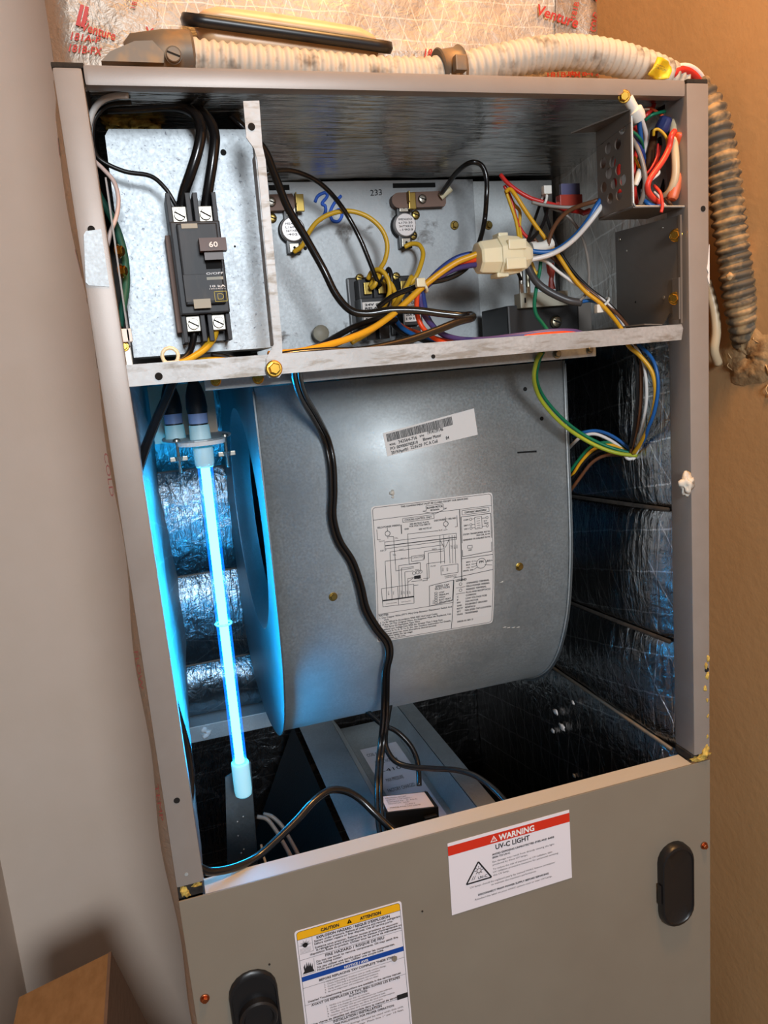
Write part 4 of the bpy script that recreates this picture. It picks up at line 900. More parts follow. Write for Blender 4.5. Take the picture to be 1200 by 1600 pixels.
for s_, z0, z1 in ((1, ZT, ZT + 0.0220), (-1, ZB - 0.0210, ZB)):
    for f0, f1 in ((0.0, 0.09), (0.38, 0.48), (0.53, 0.63), (0.91, 1.0)):
        obj('terminal_fin', B().bbox(X0 + wd * f0, X0 + wd * f1, 0.034, yb, z0, z1, 0.0005), 'bakelite', cb)
    obj('terminal_bay', B().box(X0 + wd * 0.09, X0 + wd * 0.91, 0.058, yb, z0 + 0.001, z1 - 0.001), 'black', cb)
    for f in (0.235, 0.755):
        cx = X0 + wd * f; cz = (ZT + 0.0062) if s_ > 0 else (ZB - 0.0068)
        tm = obj('terminal_lug', B().bbox(cx - 0.0052, cx + 0.0052, 0.037, 0.056, cz - 0.0058, cz + 0.0062, 0.0005), 'steel', cb)
        screw('slot', 'steel', (cx, 0.0368, cz), tm, 1.1, spin=30)
sx = X0 + wd * 0.765
obj('toggle_slot', B().bbox(sx - 0.0062, sx + 0.0062, 0.0216, 0.0226, ZT - 0.0365, ZT - 0.023, 0.0003), 'hole', cb)
tg = obj('toggle', B().prism([(sx - 0.0100, 0.0100, ZT - 0.0250), (sx + 0.0100, 0.0100, ZT - 0.0250), (sx + 0.0100, 0.0110, ZT - 0.0155), (sx - 0.0100, 0.0110, ZT - 0.0155)], (0, 0.010, 0)).prism([(sx - 0.007, 0.014, ZT - 0.031), (sx + 0.007, 0.014, ZT - 0.031), (sx + 0.007, 0.0225, ZT - 0.025), (sx - 0.007, 0.0225, ZT - 0.025)], (0, 0, 0.006)), 'brownswitch', cb, False, 'brown toggle handle marked 60')
p_ = Print((sx - 0.010, 0.0104, ZT - 0.0155), (sx + 0.010, 0.0104, ZT - 0.0155), (sx + 0.010, 0.0099, ZT - 0.0250), (sx - 0.010, 0.0099, ZT - 0.0250)); p_.text('white', '60', 0.34, 0.72, 0.66, 0.42, 0.0003, bold=.01); p_.build('rating_number', tg, {})
p_ = Print((sx - 0.0085, 0.0224, ZT - 0.0375), (sx + 0.0085, 0.0224, ZT - 0.0375), (sx + 0.0085, 0.0214, ZB + 0.006), (sx - 0.0085, 0.0214, ZB + 0.006))
p_.text('white', 'O/OFF', 0.10, 0.125, 0.86, 0.062, 0.0006, bold=.008); p_.rect('beige', 0.10, 0.20, 0.84, 0.285, 0.0006)
p_.text('white', '10 kA', 0.20, 0.50, 0.88, 0.065, 0.0006, bold=.008); p_.text('white', '120/240V~', 0.16, 0.565, 0.90, 0.04, 0.0006)
p_.line('emblem', [(0.36, 0.635), (0.90, 0.635), (0.90, 0.925), (0.36, 0.925)], 0.016, 0.0006, close=True)
p_.line('emblem', [(0.50, 0.70), (0.66, 0.70), (0.75, 0.74), (0.75, 0.82), (0.66, 0.86), (0.50, 0.86)], 0.016, 0.0006, close=True)
p_.build('lettering', cv, {'white': 'white_lettering', 'emblem': 'yellow_square_emblem', 'beige': 'grey_window'})

# plastic clip on the rail under the breaker, ground lug at the left
t = thing('wire_clip', 'cream plastic wire clip on the shelf rail below the breaker', 'clip', (0.05093, 0.012, 0.4374))
obj('ring', B().tube([Vector((0.0524, 0.012, 0.44495)) + Vector((0.006 * math.cos(a * 0.52), 0, 0.006 * math.sin(a * 0.52))) for a in range(-2, 10)], 0.0016, 6), 'nylon', t, 'all')
obj('base', B().bbox(*(0.04605, 0.05870), 0.009, 0.016, *(0.43645, 0.44120), 0.0008), 'nylon', t)
t = thing('ground_lug', 'metal ground lug with a white block at the left end of the rail', 'lug', (0.02266, 0.03, 0.45798))
obj('bracket', B().bbox(*(0.01861, 0.02466), 0.028, 0.034, *(0.44030, 0.46515), 0.0008), 'steel', t)
obj('block', B().bbox(*(0.01619, 0.02677), 0.020, 0.029, *(0.45781, 0.46769), 0.001), 'white', t); screw('hex', 'brass', (0.01998, 0.0275, 0.45517), t, 0.8)
t = thing('ground_bracket', 'dark ground bracket with two brass screws behind the left post', 'bracket', (0.0219, 0.05, 0.51996))
obj('plate', B().box(0.0235, 0.0247, 0.020, 0.068, 0.455, 0.575), 'darkplate', t)
for q in ((0.02011, 0.03, 0.52499), (0.01989, 0.03, 0.51066)): screw('hex', 'brass', (0.0249, q[1], q[2]), t, 1.1, (1, -0.45, 0))

# ------------------------------------------------------------------ right side of the compartment
jb = thing('low_voltage_box', 'grey perforated metal box full of thermostat wires, at the upper right', 'box', (0.483, 0.03, 0.541))
# perforated side, built as a sheet with real round holes
bm = bmesh.new()
hc = []
for q in ((951,192), (966,185), (977,207), (943,218), (958,232), (973,225), (947,252), (963,247), (977,261), (955,268), (969,262), (949,293), (964,287), (977,283), (956,310), (971,302)):
    pass
holes = [(0.457, 0.04048, 0.62053), (0.457, 0.02378, 0.6197), (0.457, 0.01566, 0.60843), (0.457, 0.04715, 0.60901), (0.457, 0.03751, 0.59823), (0.457, 0.02276, 0.59791), (0.457, 0.04614, 0.58801), (0.457, 0.03112, 0.58525), (0.457, 0.02268, 0.57669), (0.457, 0.03748, 0.57711), (0.457, 0.02996, 0.56661), (0.457, 0.01635, 0.56663), (0.457, 0.04614, 0.56706), (0.457, 0.03646, 0.55551), (0.457, 0.02257, 0.55574)]
y0, y1, z0, z1 = 0.004, 0.056, 0.5425, 0.618
ny, nz = 52, 76
inside = lambda y, z: any((y - h[1]) ** 2 + (z - h[2]) ** 2 < 0.0047 ** 2 for h in holes)
b = B(); vid = {}
def vert(i, j):
    if (i, j) not in vid:
        y = y0 + (y1 - y0) * i / ny; z = z0 + (z1 - z0) * j / nz
        for h in holes:
            d = math.hypot(y - h[1], z - h[2])
            if abs(d - 0.0047) < 0.00075 and d > 1e-6: y = h[1] + (y - h[1]) * 0.0047 / d; z = h[2] + (z - h[2]) * 0.0047 / d
        vid[(i, j)] = len(b.v); b.v.append((0.457, y, z))
    return vid[(i, j)]
for i in range(ny):
    for j in range(nz):
        if not inside(y0 + (y1 - y0) * (i + .5) / ny, z0 + (z1 - z0) * (j + .5) / nz): b.f.append((vert(i, j), vert(i + 1, j), vert(i + 1, j + 1), vert(i, j + 1)))
ps_ = obj('perforated_side', b, 'darkplate', jb); mm = ps_.modifiers.new('thickness', 'SOLIDIFY'); mm.thickness = 0.0012
obj('bottom', B().box(0.4572, 0.511, 0.004, 0.058, 0.5405, 0.5418), 'darkplate', jb); obj('back', B().box(0.4572, 0.511, 0.057, 0.0582, 0.5418, 0.618), 'darkplate', jb)
obj('front_lip', B().tube([(0.4572, 0.0036, 0.615), (0.4572, 0.0036, 0.5445), (0.4590, 0.0036, 0.5418), (0.5095, 0.0036, 0.5405)], 0.0009, 6), 'galv', jb)
obj('top_ear', B().prism([(0.4555, 0.003, 0.6195), (0.474, 0.002, 0.6195), (0.474, 0.056, 0.6185), (0.4300, 0.056, 0.6160)], (0, 0, 0.0012)).prism([(0.4565, 0.0035, 0.6195), (0.4565, 0.056, 0.6180), (0.4565, 0.056, 0.604), (0.4565, 0.0035, 0.610)], (-0.001, 0, 0)), 'darkplate', jb)
screw('hex', 'brass', (0.44887, 0.002, 0.62956), jb, 1.1, (-0.5, -1, -0.2))
for q in [(0.4562, 0.04956, 0.61838), (0.4562, 0.01456, 0.58257)]: screw('dot', 'hole', q, jb, 0.5, (-1, 0, 0))
dp = thing('control_bracket', 'flat charcoal metal bracket below the low voltage box on the right', 'bracket', (0.505, 0.05, 0.437))
obj('face_plate', B().prism([(0.5050, 0.006, 0.5335), (0.5050, 0.103, 0.5365), (0.5050, 0.103, 0.4395), (0.5050, 0.030, 0.4395), (0.5050, 0.020, 0.449), (0.5050, 0.006, 0.449)], (0.0012, 0, 0)), 'darkplate', dp)
obj('foot_flange', B().prism([(0.5048, 0.030, 0.4395), (0.5048, 0.103, 0.4395), (0.470, 0.103, 0.4410), (0.485, 0.030, 0.4410)], (0, 0, 0.0012)), 'darkplate', dp)
obj('front_edge', B().box(0.5046, 0.5066, 0.0030, 0.0060, 0.4395, 0.5335), 'darkplate', dp)
for q in [(0.5049, 0.09558, 0.52841), (0.5049, 0.02754, 0.46461)]: screw('rivet', 'steel', q, dp, 0.9, (-1, 0, 0))
for q in [(0.5049, 0.0281, 0.52705), (0.5049, 0.08416, 0.51551)]: screw('rivet', 'steel', q, dp, 0.55, (-1, 0, 0))
screw('dot', 'hole', [(0.5049, 0.07113, 0.46482)][0], dp, 0.5, (-1, 0, 0))
screw('hex', 'brass', [(0.5045, -0.00408, 0.51033)][0] if False else (0.5045, 0.0085, 0.517), dp, 1.2, (-1, -0.75, 0)); 
obj('mount_tab', B().bbox(0.5030, 0.5052, 0.0035, 0.0130, 0.4430, 0.4800, 0.0004), 'darkplate', dp); screw('hex', 'brass', (0.5028, 0.0085, 0.462), dp, 1.2, (-1, -0.75, 0))

# transformer with a terminal board
tf = thing('transformer', 'black transformer with a beige terminal board at the back right of the shelf', 'transformer', (0.43, 0.15, 0.44))
tX0, tX1 = (0.39700, 0.47999); tZ0, tZ1 = (0.43700, 0.47351)
obj('core', B().bbox(tX0, tX1, 0.135, 0.200, tZ0, tZ1, 0.002), 'rubber', tf)
obj('base_plate', B().bbox(tX1 - 0.035, 0.500, 0.105, 0.200, tZ0 - 0.004, tZ0 + 0.001, 0.0006).bbox(tX1 - 0.034, 0.498, 0.140, 0.143, tZ0, tZ1 + 0.002, 0.0006), 'darkplate', tf)
bX0, bX1 = (0.40751, 0.46227); bZ0, bZ1 = (0.46972, 0.48451)
tb = obj('terminal_board', B().bbox(bX0, bX1, 0.126, 0.140, bZ0, bZ1, 0.0008), 'beige', tf)
for f in (0.08, 0.30): obj('slot', B().box(bX0 + (bX1 - bX0) * f, bX0 + (bX1 - bX0) * (f + .03), 0.1254, 0.1262, bZ0 + 0.005, bZ0 + 0.010), 'hole', tb)
for q, mt in (((0.41155, 0.131, 0.49567), 'steel'), ((0.42046, 0.133, 0.49293), 'zinc')):
    obj('spade_terminal', B().bbox(q[0] - 0.0022, q[0] + 0.0022, q[1] - 0.001, q[1] + 0.001, bZ1 - 0.001, q[2] + 0.010, 0.0004).cyl((q[0], q[1], q[2] - 0.002), (q[0], q[1], q[2] + 0.014), 0.0024, 10), mt, tb)
screw('pan', 'zinc', (0.45083, 0.1335, 0.45375), tf, 1.8)
t = thing('flag_terminal', 'red insulated crimp terminals standing on the transformer board', 'terminal', (0.44591, 0.13, 0.48809))
obj('boot', B().tube([(0.44368, 0.128, 0.51214), (0.44477, 0.128, 0.50385), (0.4453, 0.128, 0.49938), (0.44439, 0.128, 0.4956), (0.44472, 0.128, 0.48664)], 0.0042, 8, lambda d: 1.0 if d < 0.010 or d > 0.020 else 0.6), 'redclear', t, True)
t = thing('blade_fuse', 'purple blade fuse in a red in-line holder, in front of the foil wall', 'fuse', (0.46297, 0.12, 0.57168))
fz0, fz1 = (0.57657, 0.58752); fx0, fx1 = (0.45460, 0.47573)
obj('fuse_body', B().bbox(fx0, fx1, 0.1185, 0.1225, fz0, fz1, 0.0006), 'smoke', t)
hz0, hz1 = (0.56494, 0.57657); hx0, hx1 = (0.45130, 0.47685)
obj('holder', B().bbox(hx0, hx1, 0.116, 0.125, hz0, hz1, 0.001).bbox(hx0 - 0.004, hx0 + 0.004, 0.117, 0.124, hz0, hz0 + 0.005, 0.001), 'redclear', t)
obj('crimp', B().tube([(0.4708, 0.119, 0.56271), (0.47888, 0.118, 0.55861), (0.48574, 0.117, 0.56071)], 0.0028, 8), 'redclear', t, True)

# moulded plug
pg = thing('nylon_plug', 'milky nylon multi-pin plug joining two wire bundles', 'connector', (0.36947, 0.085, 0.51499))
pc0 = Vector((0.34311, 0.085, 0.51548)); pc1 = Vector((0.39715, 0.085, 0.51622)); ax = (pc1 - pc0); Lp = ax.length; ax.normalize()
up_ = Vector((0, 0, 1)); up_ = (up_ - ax * up_.dot(ax)).normalized(); sd2 = ax.cross(up_)
def pbox(a, b_, h, d, bev, c=(0, 0)):
    q = B().bbox(0, (b_ - a) * Lp, -d, d, -h, h, bev); r_ = B()
    r_.add([pc0 + ax * (a * Lp + v[0]) + sd2 * (v[1] + c[0]) + up_ * (v[2] + c[1]) for v in q.v], q.f); return r_
def bell(prof_, n=8):
    vs = []; fs = []
    for f, ru, rs in prof_:
        for k in range(n):
            an = math.pi / n + 2 * math.pi * k / n
            cu, cs_ = math.cos(an) / math.cos(math.pi / n), math.sin(an) / math.cos(math.pi / n)
            vs.append(pc0 + ax * (f * Lp) + sd2 * (rs * max(-1, min(1, cs_ * 1.0)) ) + up_ * (ru * max(-1, min(1, cu * 1.0))))
    for i in range(len(prof_) - 1):
        for k in range(n): fs.append((i * n + k, i * n + (k + 1) % n, (i + 1) * n + (k + 1) % n, (i + 1) * n + k))
    return B().add(vs, fs + [tuple(range(n)), tuple(range(len(vs) - n, len(vs)))])
obj('receptacle', bell([(0.0, .0125, .012), (0.04, .0140, .0135), (0.30, .0150, .0145), (0.42, .0160, .015)]), 'nylon', pg)
obj('plug_body', bell([(0.36, .0172, .0160), (0.50, .0178, .0165), (0.74, .0165, .0155), (0.92, .0125, .0120), (1.0, .0090, .0090)]), 'nylon', pg)
obj('latch', pbox(0.46, 0.80, 0.0045, 0.003, 0.001, (0.0150, 0.008)), 'nylon', pg); obj('latch', pbox(0.40, 0.78, 0.0050, 0.003, 0.001, (0.0150, -0.009)), 'nylon', pg)
obj('latch', pbox(0.38, 0.56, 0.003, 0.007, 0.001, (0, 0.0175)), 'nylon', pg); obj('latch', pbox(0.30, 0.52, 0.002, 0.008, 0.001, (0, -0.0175)), 'nylon', pg)

# cable ties
def tie(label, c, r, d, tailv, mat='nylonw'):
    c = Vector(c); t = thing('cable_tie', label, 'cable tie', c, 'white cable ties')
    u_, v_ = B().frame(d)
    obj('loop', B().tube([c + (u_ * math.cos(k * 0.524) + v_ * math.sin(k * 0.524)) * r for k in range(13)], 0.0014, 6), mat, t, 'all')
    e = c + Vector(tailv); obj('head', B().bbox(e.x - 0.0042, e.x + 0.0042, e.y - 0.003, e.y + 0.003, e.z - 0.0040, e.z + 0.0040, 0.001), mat, t)
tie('cream cable tie round the yellow, blue and orange wires left of the plug', (0.29199, 0.1, 0.4949), 0.0075, (0.7, 0, 0.5), (-0.0035, -0.006, 0.002), 'nylon')
tie('white cable tie round the wires hanging at the right, above the rail', (0.47039, 0.075, 0.46593), 0.0070, (0.6, 0, -0.7), (-0.006, -0.003, -0.005))
tie('white cable tie on the red wire near the blade fuse', (0.43109, 0.112, 0.57121), 0.0052, (1, 0, -0.3), (0.001, -0.004, 0.008))
t = thing('wire_clamp', 'white nylon sleeve round the wires right of the plug', 'clamp', (0.4223, 0.1, 0.52597))
obj('sleeve', B().tube([(0.40854, 0.098, 0.52375), (0.41973, 0.098, 0.52453), (0.42975, 0.098, 0.52838)], 0.0052, 10), 'nylonw', t, True)
obj('collar', B().tube([(0.40643, 0.098, 0.52323), (0.41201, 0.098, 0.52362)], 0.0066, 10), 'nylonw', t, True)
t = thing('grey_standoff', 'grey plastic stud on the plate above the rail, left of the relays', 'stud', (0.21037, 0.2, 0.46167))
obj('stud', B().lathe((0.21439, 0.218, 0.46248), (0, -1, 0), [(0, .006), (.010, .006), (.010, .0085), (.016, .0085), (.018, .006)], 14), 'beige', t, True)
# ------------------------------------------------------------------ wires in the control compartment
HV = 'heavy black supply cables'
wire('supply_cable', 'thick black cable curving down into the left top terminal of the breaker', 'w_glossblack', 0.0042, [(0.02847, 0.06, 0.63383), (0.05427, 0.055, 0.63344), (0.08036, 0.05, 0.63351), (0.0944, 0.042, 0.62613), (0.09818, 0.036, 0.61341), (0.09421, 0.034, 0.59824), (0.08701, 0.036, 0.58225), (0.08029, 0.042, 0.56885), (0.07644, 0.046, 0.55655), (0.07535, 0.048, 0.55126)], 'cable', HV, 10)
wire('supply_cable', 'thick black cable curving down into the right top terminal of the breaker', 'w_glossblack', 0.0042, [(0.06476, 0.065, 0.64042), (0.09073, 0.056, 0.63693), (0.10441, 0.048, 0.62532), (0.10847, 0.042, 0.6106), (0.10525, 0.04, 0.59379), (0.10021, 0.042, 0.57559), (0.09621, 0.046, 0.56088), (0.09459, 0.048, 0.55075)], 'cable', HV, 10)
wire('supply_cable', 'black cable running under the cabinet top from the left corner', 'w_glossblack', 0.0045, [(0.02312, 0.075, 0.63479), (0.04768, 0.085, 0.64095), (0.07252, 0.09, 0.64084), (0.09784, 0.085, 0.64147), (0.12352, 0.08, 0.64357), (0.14974, 0.085, 0.63703)], 'cable', HV, 10)
wire('loop_cable', 'long black cable from behind the strut doubling back in a tight loop by the relays', 'w_glossblack', 0.0036, [(0.12026, 0.075, 0.64194), (0.13879, 0.075, 0.6226), (0.15374, 0.085, 0.61043), (0.16263, 0.095, 0.59237), (0.17301, 0.105, 0.56791), (0.18763, 0.11, 0.54277), (0.20142, 0.112, 0.51567), (0.21027, 0.108, 0.49197), (0.22132, 0.102, 0.47641), (0.23647, 0.098, 0.47228), (0.25713, 0.094, 0.47357), (0.28083, 0.09, 0.47181), (0.30413, 0.085, 0.46707), (0.32252, 0.08, 0.46378), (0.32899, 0.074, 0.46347), (0.32591, 0.066, 0.46012), (0.30919, 0.06, 0.45729), (0.28536, 0.056, 0.45068), (0.25912, 0.052, 0.44444), (0.23378, 0.048, 0.44056), (0.20929, 0.044, 0.43839), (0.18077, 0.042, 0.4399), (0.15401, 0.04, 0.43972), (0.13667, 0.04, 0.43844)], 'cable', None, 10)
wire('control_wire', 'thin black wire looping from the left corner to the left terminal of the breaker', 'w_black', 0.0017, [(0.04953, 0.036, 0.6309), (0.03345, 0.04, 0.63022), (0.02326, 0.042, 0.62282), (0.01907, 0.042, 0.61262), (0.01842, 0.044, 0.59981), (0.0232, 0.046, 0.59265), (0.03832, 0.046, 0.58523), (0.05659, 0.044, 0.58131), (0.06624, 0.042, 0.57189), (0.07159, 0.042, 0.5615), (0.07424, 0.044, 0.55525)])
wire('stub_wire', 'short stiff white wire end in the upper left corner', 'w_white', 0.0023, [(0.04751, 0.02, 0.63042), (0.03778, 0.024, 0.63117), (0.02846, 0.03, 0.62956), (0.02156, 0.036, 0.62402), (0.01674, 0.04, 0.61424), (0.01527, 0.042, 0.60818)])
wire('bonding_wire', 'thin pinkish white wire hanging to the brass screw at the left post', 'w_pink', 0.0016, [(0.01492, 0.04, 0.60185), (0.01675, 0.04, 0.59294), (0.02336, 0.038, 0.58476), (0.02941, 0.036, 0.57564), (0.03094, 0.034, 0.56338), (0.02776, 0.033, 0.5505), (0.02211, 0.032, 0.53949), (0.01841, 0.031, 0.52936)])
wire('ground_wire', 'thick dark green ground wire down the left side to the lug', 'w_dgreen', 0.0030, [(0.01277, 0.062, 0.59083), (0.01603, 0.06, 0.574), (0.02312, 0.056, 0.55656), (0.02754, 0.052, 0.54007), (0.02933, 0.048, 0.52174), (0.02762, 0.044, 0.50214), (0.02298, 0.038, 0.48497), (0.01877, 0.03, 0.47023)])
wire('corner_wire', 'faint green wire behind the white stub in the upper left corner', 'w_dgreen', 0.0018, [(0.02165, 0.06, 0.63149), (0.03092, 0.062, 0.63539), (0.04065, 0.064, 0.63842)])
wire('load_wire', 'short black wire bending down from the left bottom terminal of the breaker', 'w_black', 0.0026, [(0.07506, 0.046, 0.46867), (0.07392, 0.045, 0.46013), (0.07046, 0.04, 0.45107), (0.06462, 0.032, 0.44371), (0.05499, 0.026, 0.43935), (0.04655, 0.024, 0.43801)])
for k, dx in enumerate((0, 6)):
    wire('load_wire', ('yellow wire from the right bottom terminal of the breaker, the left one of two', 'yellow wire from the right bottom terminal of the breaker, the right one of two')[k], 'w_yellow', 0.0024, [Vector(q) + Vector((0.0028 * k, 0, 0.0008 * k)) for q in [(0.09005, 0.046, 0.46668), (0.08714, 0.043, 0.45758), (0.0795, 0.036, 0.44923), (0.0694, 0.03, 0.44328), (0.05987, 0.026, 0.43945), (0.04995, 0.024, 0.43823)]])
wire('shelf_wire', 'yellow wire lying along the shelf behind the strut foot', 'w_yellow', 0.0022, [(0.06453, 0.04, 0.43995), (0.08477, 0.04, 0.44039), (0.10502, 0.04, 0.43779), (0.12044, 0.04, 0.43555)])
wire('shelf_wire', 'black wire lying along the shelf below the breaker plate', 'w_black', 0.0022, [(0.08569, 0.045, 0.44456), (0.09791, 0.042, 0.44148), (0.11239, 0.038, 0.43613), (0.12776, 0.038, 0.43285)])
# relay field
wire('thermostat_wire', 'yellow wire arching from the left thermostat over the blue number to the relay', 'w_yellow', 0.0025, [(0.19441, 0.205, 0.54512), (0.20265, 0.2, 0.55028), (0.20867, 0.195, 0.56042), (0.21868, 0.19, 0.57153), (0.23409, 0.185, 0.57811), (0.2515, 0.18, 0.57851), (0.2685, 0.178, 0.57217), (0.28106, 0.176, 0.5597), (0.28591, 0.176, 0.54458), (0.28326, 0.178, 0.53055), (0.27819, 0.182, 0.52183), (0.27232, 0.186, 0.51242), (0.26799, 0.19, 0.5054)])
wire('thermostat_wire', 'yellow wire bending from the right thermostat down to the relays', 'w_yellow', 0.0025, [(0.31452, 0.205, 0.54572), (0.32166, 0.202, 0.54824), (0.32801, 0.196, 0.54572), (0.32948, 0.19, 0.53692), (0.32422, 0.184, 0.52523), (0.31604, 0.18, 0.51214), (0.30905, 0.182, 0.50497)])
wire('link_wire', 'thin black wire arching from behind the strut down to the left relay', 'w_glossblack', 0.0024, [(0.15636, 0.14, 0.60332), (0.1728, 0.14, 0.60756), (0.19055, 0.145, 0.60806), (0.21054, 0.155, 0.60342), (0.22764, 0.165, 0.59382), (0.24552, 0.178, 0.57703), (0.25731, 0.176, 0.55179), (0.26539, 0.176, 0.52911), (0.27193, 0.178, 0.51144), (0.27737, 0.184, 0.50551)])
wire('link_wire', 'black wire looping up from the right fusible link and down to the plug', 'w_glossblack', 0.0026, [(0.36019, 0.203, 0.59872), (0.36065, 0.185, 0.60356), (0.36151, 0.16, 0.60997), (0.36709, 0.14, 0.61331), (0.37774, 0.138, 0.61034), (0.38254, 0.138, 0.59832), (0.38133, 0.138, 0.57903), (0.38258, 0.148, 0.55958), (0.36813, 0.13, 0.53833), (0.35354, 0.115, 0.52254), (0.34365, 0.108, 0.51117), (0.32957, 0.106, 0.50322), (0.31474, 0.106, 0.49919), (0.30023, 0.106, 0.49754), (0.28718, 0.112, 0.49419), (0.26997, 0.12, 0.48885), (0.25607, 0.13, 0.47983)])
wire('plug_wire', 'bright yellow wire with printing from the plug down along the rail to the left', 'w_gold', 0.0030, [(0.35182, 0.086, 0.52163), (0.34002, 0.088, 0.51779), (0.32646, 0.092, 0.51374), (0.31129, 0.096, 0.50569), (0.29312, 0.098, 0.49402), (0.27477, 0.096, 0.48084), (0.25604, 0.092, 0.46827), (0.23475, 0.086, 0.45771), (0.21075, 0.078, 0.45036), (0.18439, 0.068, 0.44506), (0.1621, 0.058, 0.44192), (0.14404, 0.05, 0.44137), (0.13256, 0.046, 0.44104)], n=10)
wire('relay_wire', 'yellow wire curling off the left relay and down behind the loop cable', 'w_yellow', 0.0025, [(0.26661, 0.19, 0.51319), (0.27032, 0.184, 0.51991), (0.27688, 0.176, 0.51981), (0.28238, 0.172, 0.51018), (0.28276, 0.17, 0.49789), (0.27559, 0.166, 0.48518), (0.26755, 0.16, 0.47689), (0.2542, 0.15, 0.46628), (0.23854, 0.14, 0.45613)])
wire('relay_wire', 'yellow wire down the middle of the relays, in the gap', 'w_yellow', 0.0025, [(0.28071, 0.18, 0.50999), (0.28604, 0.174, 0.50517), (0.288, 0.17, 0.49443), (0.28288, 0.164, 0.4814), (0.27303, 0.155, 0.47174), (0.25563, 0.145, 0.46148), (0.23402, 0.13, 0.45098)])
wire('relay_wire', 'yellow wire slanting from the right relay to the lower left', 'w_yellow', 0.0025, [(0.3118, 0.182, 0.5126), (0.30331, 0.174, 0.50303), (0.29266, 0.166, 0.49121), (0.2808, 0.158, 0.47971), (0.26862, 0.148, 0.46957), (0.2491, 0.135, 0.45817), (0.22466, 0.12, 0.44811)])
wire('relay_wire', 'short yellow stub on the left relay terminal', 'w_yellow', 0.0025, [(0.28068, 0.184, 0.51944), (0.27392, 0.18, 0.51159), (0.26992, 0.18, 0.50542), (0.26746, 0.184, 0.50345)])
wire('relay_wire', 'black wire curving up over the gap between the relays', 'w_black', 0.0022, [(0.28414, 0.185, 0.51557), (0.28719, 0.182, 0.52143), (0.28811, 0.178, 0.51448), (0.28707, 0.176, 0.50153), (0.27961, 0.17, 0.48534), (0.26784, 0.16, 0.47246)])
wire('shelf_cable', 'black cable slanting from the relays down to the rail on the left, upper one', 'w_black', 0.0030, [(0.27495, 0.15, 0.47309), (0.25629, 0.145, 0.46887), (0.23331, 0.135, 0.46349), (0.20953, 0.12, 0.45453), (0.18877, 0.1, 0.44678), (0.16641, 0.08, 0.44192)], 'cable')
wire('shelf_cable', 'black cable slanting from the relays down to the rail on the left, lower one', 'w_black', 0.0030, [(0.27961, 0.145, 0.4674), (0.25764, 0.14, 0.46348), (0.23458, 0.13, 0.45701), (0.20962, 0.11, 0.44868), (0.18607, 0.09, 0.44197), (0.16691, 0.07, 0.43819)], 'cable')
wire('plug_wire', 'dark blue wire arching from the plug to the cable tie and along the shelf', 'w_navy', 0.0026, [(0.35746, 0.1, 0.52009), (0.3453, 0.104, 0.52177), (0.33149, 0.108, 0.5188), (0.31637, 0.108, 0.51059), (0.30305, 0.106, 0.50035), (0.29449, 0.104, 0.49172), (0.29623, 0.108, 0.47844), (0.30008, 0.112, 0.46659), (0.30843, 0.112, 0.45394), (0.32028, 0.105, 0.44358), (0.33921, 0.095, 0.43868), (0.36593, 0.08, 0.43842), (0.39612, 0.06, 0.43937), (0.41755, 0.05, 0.44026)])
wire('plug_wire', 'orange wire from the plug through the cable tie and under the loop cable', 'w_orangered', 0.0024, [(0.35649, 0.08, 0.51477), (0.34436, 0.088, 0.51414), (0.32894, 0.098, 0.51334), (0.31454, 0.104, 0.50719), (0.30032, 0.106, 0.49872), (0.2898, 0.104, 0.48962), (0.28772, 0.106, 0.47874), (0.28875, 0.108, 0.46637), (0.29303, 0.106, 0.45517), (0.2998, 0.098, 0.44583), (0.30767, 0.086, 0.43929), (0.31639, 0.07, 0.43614)])
wire('plug_wire', 'purple wire from the plug through the cable tie and along the rail to the right', 'w_purple', 0.0026, [(0.35414, 0.08, 0.50853), (0.34169, 0.09, 0.5099), (0.32745, 0.1, 0.50841), (0.31369, 0.106, 0.50278), (0.30005, 0.106, 0.4952), (0.29219, 0.106, 0.48617), (0.29382, 0.108, 0.47263), (0.29922, 0.104, 0.46002), (0.30762, 0.094, 0.44864), (0.32104, 0.08, 0.44217), (0.33948, 0.066, 0.44012), (0.36537, 0.052, 0.44102), (0.39292, 0.042, 0.44199), (0.41379, 0.038, 0.44034), (0.42497, 0.04, 0.43738)])
wire('relay_lead', 'blue wire curving out from under the relays to the right', 'w_blue', 0.0024, [(0.2802, 0.16, 0.48119), (0.27946, 0.15, 0.47031), (0.28145, 0.14, 0.46069), (0.28687, 0.13, 0.45347), (0.29622, 0.12, 0.44731), (0.30883, 0.11, 0.44282)])
wire('relay_lead', 'orange wire curving out from under the relays to the right', 'w_orange', 0.0024, [(0.27866, 0.165, 0.47665), (0.28147, 0.155, 0.46679), (0.28709, 0.145, 0.45941), (0.2954, 0.135, 0.45382), (0.30432, 0.12, 0.44798), (0.31475, 0.1, 0.44128), (0.32373, 0.09, 0.43893)])
wire('relay_lead', 'black and white edged wire at the foot of the relays', 'w_black', 0.0022, [(0.27531, 0.16, 0.472), (0.2768, 0.15, 0.46294), (0.28228, 0.14, 0.4544), (0.29316, 0.13, 0.44808), (0.30007, 0.11, 0.44162), (0.30786, 0.1, 0.43755)])
wire('shelf_wire', 'orange wire lying on the rail beside the purple wire', 'w_orangered', 0.0022, [(0.36295, 0.035, 0.43849), (0.3818, 0.034, 0.4394), (0.40084, 0.033, 0.43918), (0.41583, 0.036, 0.43776)])
